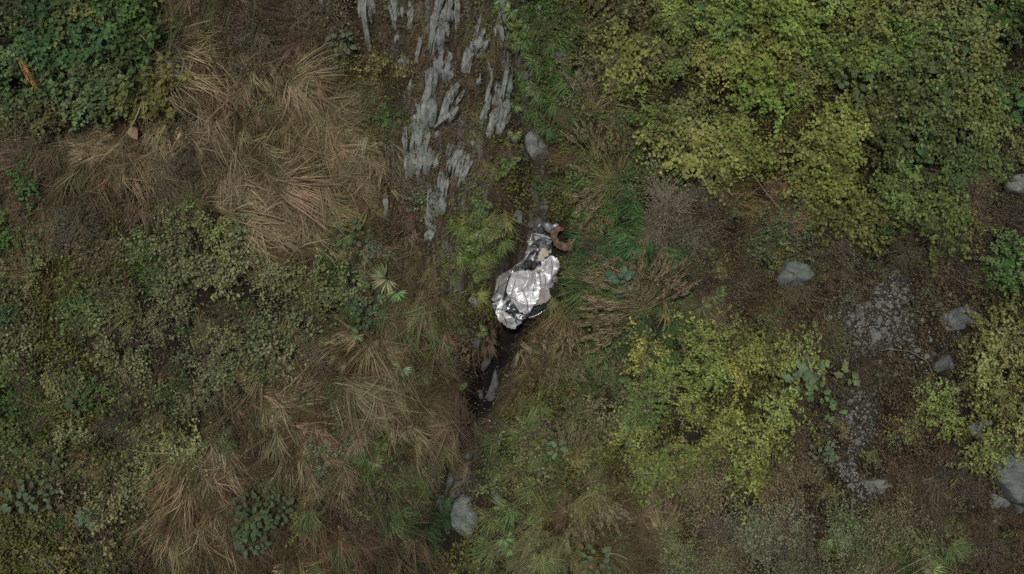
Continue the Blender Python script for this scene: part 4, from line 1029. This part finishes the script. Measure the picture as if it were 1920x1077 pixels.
field('weed', [(950, 770), (1060, 660), (1200, 650), (1210, 800), (1240, 890), (1100, 900), (960, 880)], 46, 38,
      [(.20, .22, .075), (.16, .20, .06), (.24, .25, .09), (.14, .17, .05)], 'olive-green leafy weed', 'leafy weeds right of the gully', 9)
field('weed', [(1030, 200), (1170, 130), (1190, 250), (1290, 340), (1180, 360), (1050, 340)], 46, 38,
      [(.15, .18, .05), (.20, .21, .07), (.11, .16, .045)], 'mid-green leafy weed', 'leafy weeds beside the upper gully', 10)
field('weed', [(1020, -60), (1220, -60), (1170, 130), (1060, 190), (1000, 100)], 48, 38,
      [(.14, .16, .055), (.17, .17, .07), (.11, .15, .045), (.2, .16, .08)], 'dull green leafy weed', 'leafy weeds at the top', 11)
field('fine', [(1260, 960), (1330, 890), (1480, 860), (1600, 900), (1620, 1000), (1600, 1150), (1260, 1150)], 72, 56,
      [(.215, .225, .115), (.19, .205, .095), (.24, .24, .13), (.21, .165, .09)], 'fine-leaved grey-green bush', 'fine grey-green bushes', 12)
field('rust', [(1320, 420), (1440, 380), (1580, 400), (1660, 460), (1600, 520), (1590, 640), (1520, 660), (1400, 620), (1300, 610), (1280, 500)], 56, 44,
      [(.18, .115, .06), (.16, .105, .06), (.20, .14, .075), (.17, .15, .07), (.2, .18, .08)], 'low rusty brown scrub bush', 'rusty brown scrub', 13)
field('rust', [(1680, 860), (1820, 820), (1990, 980), (1990, 1150), (1680, 1150), (1690, 980)], 66, 42,
      [(.14, .10, .06), (.17, .115, .065), (.17, .145, .08)], 'low brown scrub bush', 'brown scrub at the lower right', 14)
field('rust', [(660, 20), (780, 120), (900, 60), (930, 260), (860, 420), (740, 440), (730, 330), (700, 130)], 62, 32,
      [(.15, .095, .055), (.17, .125, .065), (.14, .13, .06)], 'low mossy brown clump', 'brown clumps on the outcrop', 15, flat=.7)
field('rust', [(280, -60), (600, -60), (660, 110), (540, 100), (440, 150), (290, 60)], 60, 44,
      [(.17, .11, .065), (.15, .095, .055), (.16, .15, .07)], 'dry brown twiggy bush', 'dry twiggy bushes at the upper left', 16)
field('rust', [(1440, 690), (1560, 690), (1540, 800), (1470, 880), (1420, 860)], 50, 40, [(.15, .085, .05), (.13, .09, .055)], 'reddish brown dry shrub', 'reddish dry shrubs', 17)
field('weed', [(1560, 640), (1740, 560), (1860, 640), (1760, 860), (1960, 960), (1960, 1110), (1660, 1110), (1680, 860)], 62, 30, [(.15, .15, .065), (.12, .14, .055), (.16, .125, .07), (.19, .19, .08)], 'thin low weed', 'thin weeds round the scree', 20)
field('rust', [(1690, 480), (1860, 440), (1990, 440), (1990, 560), (1740, 560)], 66, 40, [(.11, .085, .06), (.15, .09, .055)], 'dark brown dry shrub', 'dark dry shrubs at the right', 18)
field('weed', [(720, 420), (790, 480), (880, 600), (840, 760), (760, 640), (690, 560)], 52, 30, [(.17, .145, .06), (.14, .15, .05), (.19, .12, .065)], 'small brownish weed', 'weeds left of the gully', 19)
for x, y, r_, c in [(60, 340, 40, (.09, .17, .05)), (10, 440, 46, (.10, .19, .05)), (5, 600, 44, (.06, .16, .06)), (660, 590, 34, (.10, .18, .06)), (735, 225, 28, (.12, .21, .07)), (712, 250, 22, (.22, .26, .06)), (630, 75, 26, (.17, .25, .15)),
                    (1440, 450, 48, (.13, .16, .075)), (1490, 425, 42, (.14, .17, .09)), (1890, 500, 62, (.13, .24, .06)), (1860, 480, 42, (.16, .24, .07)), (1700, 800, 30, (.30, .30, .05)),
                    (1760, 790, 42, (.26, .30, .06)), (1580, 985, 30, (.32, .32, .06)), (1500, 1030, 28, (.28, .29, .06)), (985, 920, 24, (.33, .36, .08)), (1000, 905, 20, (.2, .26, .09)), (1120, 350, 36, (.16, .2, .06)),
                    (1560, 850, 34, (.17, .22, .12)), (1620, 460, 26, (.2, .22, .05)), (1560, 400, 30, (.24, .22, .05)), (1660, 430, 34, (.2, .22, .05)), (400, 430, 44, (.26, .28, .09)), (1600, 500, 22, (.15, .22, .08)),
                    (640, 440, 30, (.14, .2, .06)), (1310, 480, 36, (.12, .15, .06)), (380, 745, 40, (.2, .21, .09)), (120, 880, 40, (.1, .14, .05)), (290, 740, 36, (.17, .19, .07))]:
    shrub('weed' if r_ < 40 else 'lime', x, y, r_, jit(c, .1), 'single green leafy bush', 'single green bushes')
MIX = [(.17, .20, .07), (.14, .19, .06), (.22, .23, .08), (.10, .15, .05), (.19, .15, .075), (.26, .27, .07), (.15, .22, .10)]
for q_, (x, y) in enumerate(scatter([(-60, -60), (1980, -60), (1980, 1140), (-60, 1140)], 96, 71)):
    if float(gravel_mask(np.array([x]), np.array([y]))[0]) > .4 or float(seg_dist(np.array([x]), np.array([y]), GULLY)[0]) < 24: continue
    shrub('weed', x, y, 20 + 20 * rng.random(), jit(MIX[rng.integers(7)], .2), 'small scattered weed clump', 'small scattered weeds')
# leafless grey bushes
for x, y, r_, c in [(1250, 390, 62, (0.300, 0.240, 0.159)), (1290, 430, 55, (0.250, 0.200, 0.133)), (1225, 430, 45, (0.280, 0.224, 0.148)), (1320, 370, 40, (0.240, 0.192, 0.127)), (1350, 990, 58, (0.220, 0.176, 0.117)),
                    (1480, 1000, 52, (0.200, 0.160, 0.106)), (150, 420, 52, (0.200, 0.160, 0.106)), (330, 330, 45, (0.200, 0.160, 0.106)), (1820, 380, 55, (0.200, 0.160, 0.106)), (1880, 420, 55, (0.130, 0.104, 0.069)), (1770, 440, 55, (0.120, 0.096, 0.064)),
                    (70, 290, 46, (0.190, 0.152, 0.101)), (480, 60, 48, (0.200, 0.160, 0.106)), (560, 40, 46, (0.180, 0.144, 0.095)), (1500, 540, 46, (0.170, 0.136, 0.090)), (1330, 560, 44, (0.160, 0.128, 0.085)), (600, 670, 44, (0.170, 0.136, 0.090)),
                    (1120, 470, 40, (0.200, 0.160, 0.106)), (60, 720, 46, (0.150, 0.120, 0.080)), (230, 800, 46, (0.140, 0.112, 0.074)), (1780, 900, 50, (0.150, 0.120, 0.080)), (1620, 690, 36, (0.170, 0.136, 0.090)), (1740, 960, 46, (0.160, 0.128, 0.085)), (1850, 1030, 50, (0.180, 0.144, 0.095)), (1700, 880, 40, (0.150, 0.120, 0.080)), (1400, 520, 44, (0.170, 0.136, 0.090)), (1560, 450, 46, (0.180, 0.144, 0.095)), (1700, 470, 46, (0.150, 0.120, 0.080)), (860, 810, 40, (0.170, 0.136, 0.090)), (800, 880, 40, (0.180, 0.144, 0.095))]:
    shrub('dead', x, y, r_, jit(c, .1), 'leafless twiggy bush', 'leafless twiggy bushes', wood=c)

# --- dry grass: the tufts one can follow in the photograph (base px, fall direction deg, length px)
HERO = [(275, 78, -48, 165, 's'), (285, 95, -55, 150, 's'), (548, 138, -20, 125, 's'), (550, 145, 35, 105, 's'), (545, 150, -60, 130, 's'), (570, 185, -40, 150, 's'), (560, 200, -62, 140, 's'), (590, 235, -30, 140, 's'),
        (610, 250, 25, 110, 's'), (600, 260, -15, 120, 's'), (620, 215, 45, 90, 's'), (310, 245, -75, 115, 's'), (330, 260, -60, 110, 's'), (290, 265, -95, 110, 's'), (215, 240, -130, 110, 's'), (200, 260, -150, 110, 's'),
        (240, 285, -80, 110, 's'), (440, 290, -95, 105, 's'), (470, 280, -70, 115, 's'), (420, 310, -110, 100, 's'), (420, 395, 8, 150, 's'), (425, 400, -25, 150, 's'), (440, 405, -50, 130, 's'), (500, 400, 5, 140, 's'), (510, 410, -30, 130, 's'),
        (520, 340, -10, 140, 's'), (520, 330, 20, 120, 's'), (540, 345, -50, 130, 's'), (600, 330, -80, 115, 's'), (640, 320, -55, 110, 's'), (640, 300, -15, 90, 's'), (660, 380, -80, 100, 's'), (580, 420, -65, 105, 's'), (90, 395, -125, 130, 'b'),
        (120, 380, -110, 110, 'b'), (70, 520, -130, 110, 'b'), (40, 420, -120, 120, 'b'), (130, 320, -160, 120, 'b'), (60, 310, -170, 110, 'b'), (495, 755, -45, 150, 's'), (505, 765, -20, 130, 's'), (500, 770, -65, 130, 's'), (380, 840, -50, 120, 's'), (370, 850, -90, 150, 's'), (360, 860, -110, 130, 's'),
        (340, 950, -85, 120, 's'), (350, 970, -100, 110, 's'), (390, 955, -65, 130, 's'), (400, 960, -80, 130, 's'), (655, 715, -50, 165, 's'), (660, 725, -65, 140, 's'), (650, 720, -35, 130, 's'), (700, 690, -60, 120, 's'), (690, 640, -85, 110, 's'), (760, 600, -100, 90, 's'), (790, 560, -95, 80, 's'),
        (1000, 625, -45, 95, 's'), (990, 640, -25, 95, 's'), (1010, 650, -65, 90, 's'), (980, 660, -75, 85, 's'), (1215, 985, 60, 85, 's'), (1215, 990, 100, 80, 's'), (1200, 1040, 70, 80, 's'), (1235, 1000, 120, 70, 's'), (560, 830, -60, 120, 's'), (610, 850, -70, 120, 's'), (630, 780, -20, 110, 's'),
        (1680, 1040, -145, 110, 's'), (1690, 1050, -135, 120, 's')]
G1 = 'long straw-coloured grass tuft'
for x, y, a, L_, k in HERO:
    pr_ = None if rng.random() < .3 else WILD
    qx, qy = (x, y) if pr_ is None else (x + .22 * L_ * math.cos(R(a)), y - .22 * L_ * math.sin(R(a)))
    tuft(qx, qy, a, L_ * (.75 + .25 * rng.random()), jit(COL[k], .2), G1 if k == 's' else 'long brown grass tuft', 'long dry grass tufts', pr_)
def tuft_field(poly, spacing, ang, spread, L_, cols, desc, group, seed, protos=None, maxn=999):
    for x, y in scatter(poly, spacing, seed, maxn, pad=0):
        if float(seg_dist(np.array([x]), np.array([y]), CREV)[0]) < 34: continue
        a = ang + spread * 2 * float(fbm(np.array([x / 130.]), np.array([y / 130.]), 211, 2)[0]) + rng.normal() * spread * .35
        tuft(x, y, a, L_ * (.7 + .6 * rng.random()), jit(cols[rng.integers(len(cols))], .2), desc, group, protos)
SC = [COL['s'], COL['s'], (.24, .172, .094), (.20, .142, .078), (.17, .15, .07), (.14, .10, .055)]; BC = [COL['b'], (.17, .12, .07), (.20, .15, .085), (.14, .13, .06), (.11, .08, .05)]
tuft_field([(280, 60), (450, 110), (640, 140), (720, 300), (740, 420), (650, 480), (520, 470), (430, 420), (330, 380), (180, 380), (120, 270), (250, 250)], 47, -75, 70, 105, SC, 'shorter dry grass tuft', 'shorter dry grass tufts', 31, WILD)
tuft_field([(-60, 250), (180, 260), (200, 390), (100, 460), (-60, 500)], 50, -120, 60, 95, BC, 'shorter brown grass tuft', 'shorter brown grass tufts', 32, WILD)
tuft_field([(480, 640), (620, 620), (720, 600), (800, 560), (850, 700), (820, 860), (760, 940), (760, 1150), (300, 1150), (320, 920), (400, 800)], 49, -72, 55, 95, SC + BC + [(.13, .14, .055), (.12, .09, .05)], 'shorter dry grass tuft', 'shorter dry grass tufts', 33, WILD)
tuft_field([(300, -60), (600, -60), (640, 100), (440, 110), (300, 60)], 54, -80, 70, 80, BC, 'shorter brown grass tuft', 'shorter brown grass tufts', 34, WILD)
tuft_field([(700, 440), (790, 470), (830, 560), (760, 600), (700, 540)], 44, -85, 50, 75, BC, 'shorter brown grass tuft', 'shorter brown grass tufts', 35, WILD)
tuft_field([(1060, 900), (1260, 900), (1260, 1150), (900, 1150), (960, 1020)], 50, -60, 80, 75, SC[1:] + [(.16, .17, .07)], 'shorter dry grass tuft', 'shorter dry grass tufts', 36, WILD)
tuft_field([(1320, 360), (1460, 360), (1560, 420), (1400, 440)], 46, 10, 50, 75, [(.19, .15, .06), (.2, .13, .06)], 'shorter brown grass tuft', 'shorter brown grass tufts', 37, WILD)
tuft_field([(700, -40), (900, -40), (960, 240), (880, 420), (760, 420), (700, 180)], 44, -92, 25, 42, [(.17, .12, .07), (.2, .15, .085), (.15, .12, .06)], 'short bedrock grass tuft', 'grass on the outcrop', 38, WILD)

DB = [(.16, .118, .064), (.13, .10, .055), (.20, .15, .082), (.13, .12, .055)]
tuft_field([(-40, 420), (420, 430), (640, 560), (460, 720), (300, 840), (-40, 880)], 92, -95, 70, 85, DB, 'brown grass wisp', 'brown grass in the left scrub', 50, WILD)
tuft_field([(980, 640), (1240, 640), (1300, 900), (980, 900)], 84, -75, 70, 70, DB + [(.15, .16, .06)], 'brown grass wisp', 'brown grass right of the gully', 51, WILD)
tuft_field([(1300, 400), (1600, 400), (1560, 640), (1320, 640)], 84, -80, 80, 70, DB, 'brown grass wisp', 'brown grass round the lone boulder', 52, WILD)
tuft_field([(1680, 860), (1960, 980), (1960, 1110), (1680, 1110)], 84, -80, 80, 75, DB, 'brown grass wisp', 'brown grass at the lower right', 53, WILD)
tuft_field([(1020, 40), (1200, 40), (1240, 340), (1060, 330)], 84, -80, 80, 65, DB + [(.15, .17, .06)], 'brown grass wisp', 'brown grass beside the upper gully', 54, WILD)
tuft_field([(1260, 900), (1600, 900), (1600, 1110), (1260, 1110)], 90, -80, 80, 65, DB, 'brown grass wisp', 'brown grass by the lower edge', 55, WILD)
tuft_field([(890, 640), (980, 600), (960, 860), (860, 900)], 40, -95, 60, 52, DB, 'drooping gully-side grass', 'grass along the gully', 56, WILD)
# --- green grass and plumes right of the wreck
tuft_field([(480, 640), (850, 560), (820, 860), (760, 1100), (300, 1120), (330, 900)], 74, -80, 80, 48, [(.12, .16, .05), (.15, .17, .06), (.09, .13, .04)], 'thin green grass tuft', 'thin green grass', 48, GREENT)
tuft_field([(280, 60), (640, 140), (720, 420), (430, 430), (120, 300)], 88, -80, 80, 44, [(.13, .16, .05), (.16, .16, .06)], 'thin green grass tuft', 'thin green grass', 49, GREENT)
GC = [(.075, .15, .045), (.06, .125, .04), (.10, .17, .05)]
tuft_field([(1080, 430), (1260, 440), (1290, 560), (1250, 660), (1120, 650), (1080, 560)], 34, -70, 90, 62, GC, 'dark green grass tuft', 'dark green grass', 41, GREENT)
tuft_field([(1060, 330), (1200, 340), (1230, 440), (1090, 440)], 38, -70, 90, 52, GC + [(.15, .15, .06)], 'dark green grass tuft', 'dark green grass', 42, GREENT)
tuft_field([(960, 60), (1060, 60), (1080, 240), (1030, 240), (980, 160)], 36, -60, 90, 45, [(.13, .22, .06), (.10, .18, .05)], 'fresh green grass tuft', 'fresh green grass', 43, GREENT)
tuft_field([(850, 400), (940, 370), (960, 430), (920, 560), (870, 560)], 36, -80, 90, 42, [(.2, .24, .06), (.16, .2, .055)], 'fresh green grass tuft', 'fresh green grass', 44, GREENT)
tuft_field([(740, 950), (840, 930), (840, 1060), (740, 1060)], 36, -80, 90, 48, [(.05, .10, .035)], 'dark green grass tuft', 'dark green grass', 45, GREENT)
tuft_field([(930, 800), (1010, 760), (1060, 900), (1010, 1060), (920, 1030)], 40, -80, 90, 48, [(.15, .19, .06), (.2, .2, .08)], 'fresh green grass tuft', 'fresh green grass', 46, GREENT)
tuft_field([(1640, 980), (1780, 1000), (1800, 1150), (1640, 1150)], 44, -100, 60, 55, [(.2, .25, .06), (.16, .2, .06)], 'fresh green grass tuft', 'fresh green grass', 47, GREENT)
for x, y, a, L_ in [(1215, 575, -160, 115), (1240, 545, -175, 95), (1240, 535, 175, 80), (1205, 600, -155, 105), (1055, 520, 10, 80), (1060, 500, -10, 75), (1190, 590, 60, 115), (1040, 560, -60, 70), (1060, 580, -80, 75), (1080, 530, -15, 80),
                    (1250, 580, -80, 70), (1050, 640, -70, 75), (1020, 600, -40, 80), (1120, 300, 110, 70), (1160, 330, 90, 70), (1105, 375, -80, 60), (1290, 510, 20, 70), (1150, 340, -170, 80), (1075, 870, 80, 70), (1110, 910, -60, 80), (1085, 930, -80, 75), (1140, 190, 60, 80), (1110, 210, 80, 75), (1090, 60, 40, 70), (1200, 60, -60, 70)]:
    tuft(x, y, a, L_, jit((.17, .15, .06), .2), 'plumed brown-headed grass', 'plumed grass', PLUME)

# --- ferns and palm-leaved herbs
for x, y, r_, p in [(730, 520, 40, 1), (745, 545, 30, 1), (700, 520, 24, 0), (755, 688, 28, 1), (975, 45, 30, 0), (965, 70, 28, 0), (990, 35, 26, 0), (965, 190, 24, 1), (975, 185, 20, 0), (965, 245, 24, 1), (960, 10, 26, 1), (925, 5, 22, 1), (1005, 160, 26, 0),
                    (885, 400, 30, 0), (925, 430, 28, 0), (895, 455, 32, 0), (905, 380, 26, 0), (900, 505, 26, 0), (1080, 410, 24, 1), (1090, 390, 26, 0), (1310, 570, 32, 1), (1335, 550, 24, 0), (705, 860, 24, 1), (720, 830, 18, 0),
                    (945, 1000, 26, 1), (955, 1020, 24, 1), (1045, 835, 18, 1), (1680, 985, 34, 0), (1740, 1060, 36, 1), (1720, 1040, 30, 0), (935, 320, 22, 0), (955, 300, 22, 0), (900, 620, 20, 1), (675, 625, 22, 1), (720, 575, 26, 0), (1250, 470, 22, 0), (1005, 960, 24, 0), (865, 720, 20, 1), (1545, 1010, 22, 1), (640, 460, 26, 0)]:
    c = (.17, .235, .065) if p else (.15, .205, .05)
    fern(x, y, r_, jit(c, .18), 'bright green fan-leaved herb' if p else 'green fern clump', 5 if p else 7, bool(p), ang=-90 + rng.normal() * 50, spread=170 if p else 230, cat='herb' if p else 'fern', name='fan_leaf_herb' if p else 'fern')
# --- broad-leaved plants
T = (.12, .20, .095)
for x, y, r_, n_, lp, c, lob in [(485, 960, 46, 46, 14, T, 0), (530, 945, 32, 22, 13, T, 0), (480, 1005, 30, 22, 14, (.11, .22, .12), 0), (1168, 527, 28, 22, 17, (.13, .27, .18), 0), (1490, 712, 22, 9, 22, (.22, .34, .19), 1), (1512, 695, 22, 9, 22, (.2, .33, .17), 1), (1588, 702, 14, 6, 20, (.26, .36, .16), 1),
                                 (1530, 735, 18, 7, 16, (.18, .33, .14), 1), (1562, 772, 16, 6, 16, (.2, .36, .13), 1), (1785, 120, 40, 22, 20, (.12, .25, .12), 0), (1760, 150, 30, 14, 20, (.14, .26, .12), 0), (1600, 160, 34, 16, 17, (.14, .22, .13), 0), (1700, 285, 34, 16, 18, (.09, .22, .07), 0),
                                 (640, 80, 26, 14, 13, (.2, .28, .19), 0), (160, 750, 22, 12, 14, T, 0), (80, 915, 36, 20, 14, (.15, .25, .14), 0), (40, 935, 28, 14, 15, (.16, .25, .15), 0), (205, 70, 30, 16, 17, (.08, .21, .10), 0), (200, 190, 26, 12, 17, (.08, .22, .10), 0), (655, 440, 26, 12, 14, (.13, .22, .12), 0),
                                 (690, 590, 28, 14, 14, (.12, .22, .12), 0), (1300, 15, 30, 16, 17, (.10, .24, .11), 0), (1870, 20, 36, 16, 18, (.08, .22, .06), 0), (1890, 200, 30, 14, 18, (.08, .24, .06), 0), (70, 20, 40, 20, 18, (.07, .18, .07), 0), (1115, 1045, 32, 16, 15, (.17, .25, .14), 0), (1530, 860, 28, 14, 13, (.17, .25, .17), 0), (1045, 838, 16, 9, 13, (.2, .36, .17), 0)]:
    lp *= .85; n_ = int(n_ * 1.2); c = (c[0] * .62, c[1] * .58, c[2] * .44)
    broad(x, y, r_, jit(c, .08), 'lobed pale-green broadleaf plant' if lob else 'teal-green broadleaf plant', n_, lp, bool(lob))
# drooping compound-leaf plant at the lower left
fern(180, 945, 46, (.14, .21, .10), 'drooping compound-leaved teal plant', 8, False, -90, 120, cat='plant', name='compound_leaf_plant')
fern(186, 955, 38, (.12, .19, .09), 'drooping compound-leaved teal plant', 6, False, -90, 90, cat='plant', name='compound_leaf_plant')

# --- single canes, dead leaves
def cane(name, pts, w, color, label, cat):
    P = np.array([(float(U(x)), float(V(y)), H(float(U(x)), float(V(y))) + z) for x, y, z in pts]); c = P[0].copy()
    v1, f1 = tubes(P[:-1] - c, P[1:] - c, w, w * .9)
    m = new_mesh(name, v1, f1); m.materials.append(M_WOOD); o = obj(name, m); o.matrix_world = S @ Matrix.Translation(c); o.color = (*color, 1); thing(o, cat, None, label)
cane('cane', [(277, 75, .9), (300, 100, .8), (322, 124, .6), (350, 150, .3)], .02, (.55, .47, .33), 'pale straight cane at the top of the fallen grass stalks', 'cane')
cane('cane', [(318, 188, .7), (345, 205, .6), (392, 232, .4)], .02, (.5, .43, .3), 'pale cane lying across brown grass below the dark bushes', 'cane')
cane('stick', [(1188, 882, .5), (1218, 882, .5)], .035, (.42, .34, .25), 'short pale stick below the bright yellow-green shrubs', 'stick')
cane('stick', [(1138, 1028, .5), (1155, 1030, .5), (1172, 1040, .4)], .03, (.45, .37, .28), 'short pale stick near the lower edge', 'stick')
cane('cane', [(1660, 1075, .5), (1690, 1050, .8), (1725, 1030, .9)], .022, (.38, .36, .28), 'upper of two leaning grey canes near the lower right', 'cane')
cane('cane', [(1672, 1090, .5), (1705, 1060, .8), (1735, 1040, .9)], .022, (.38, .36, .28), 'lower of two leaning grey canes near the lower right', 'cane')
cane('fallen_branch', [(1400, 330, .9), (1430, 365, .6), (1465, 405, .4)], .022, (.33, .28, .22), 'thin fallen branch sticking out of the yellow-green thicket', 'branch')
cane('root', [(1645, 660, .08), (1665, 655, .25), (1700, 658, .3), (1730, 675, .2), (1745, 700, .05)], .03, (.26, .21, .16), 'arched pale root below the scree', 'root')
dl = obj('dead_leaf', BROAD[0]); s_ = 27 / PXM
dl.matrix_world = base_matrix(float(U(250)), float(V(240)), .35, R(-62), (s_, s_ * 1.0, s_)); dl.color = (.26, .195, .125, 1); thing(dl, 'leaf', None, 'large curled tan dead leaf lying on brown grass')
for k, (x, y, a, L_, c) in enumerate([(50, 113, -54, 75, (.36, .17, .07))]):
    f = obj('dead_frond', FERN[1]); q = L_ / PXM / .75; f.matrix_world = base_matrix(float(U(x)), float(V(y)), .75, R(a), (q, q * .3, q * .6)); f.color = (*c, 1)
    thing(f, 'frond', None, 'orange-brown dead frond lying over the dark left bushes')
PENDING += [(o_, 'dark angular gully rock', x_, y_) for o_, x_, y_ in GROCK]
PENDING += [(o_, 'dark angular gully rock', x_, y_) for o_, x_, y_ in GROCK]
finish_labels()
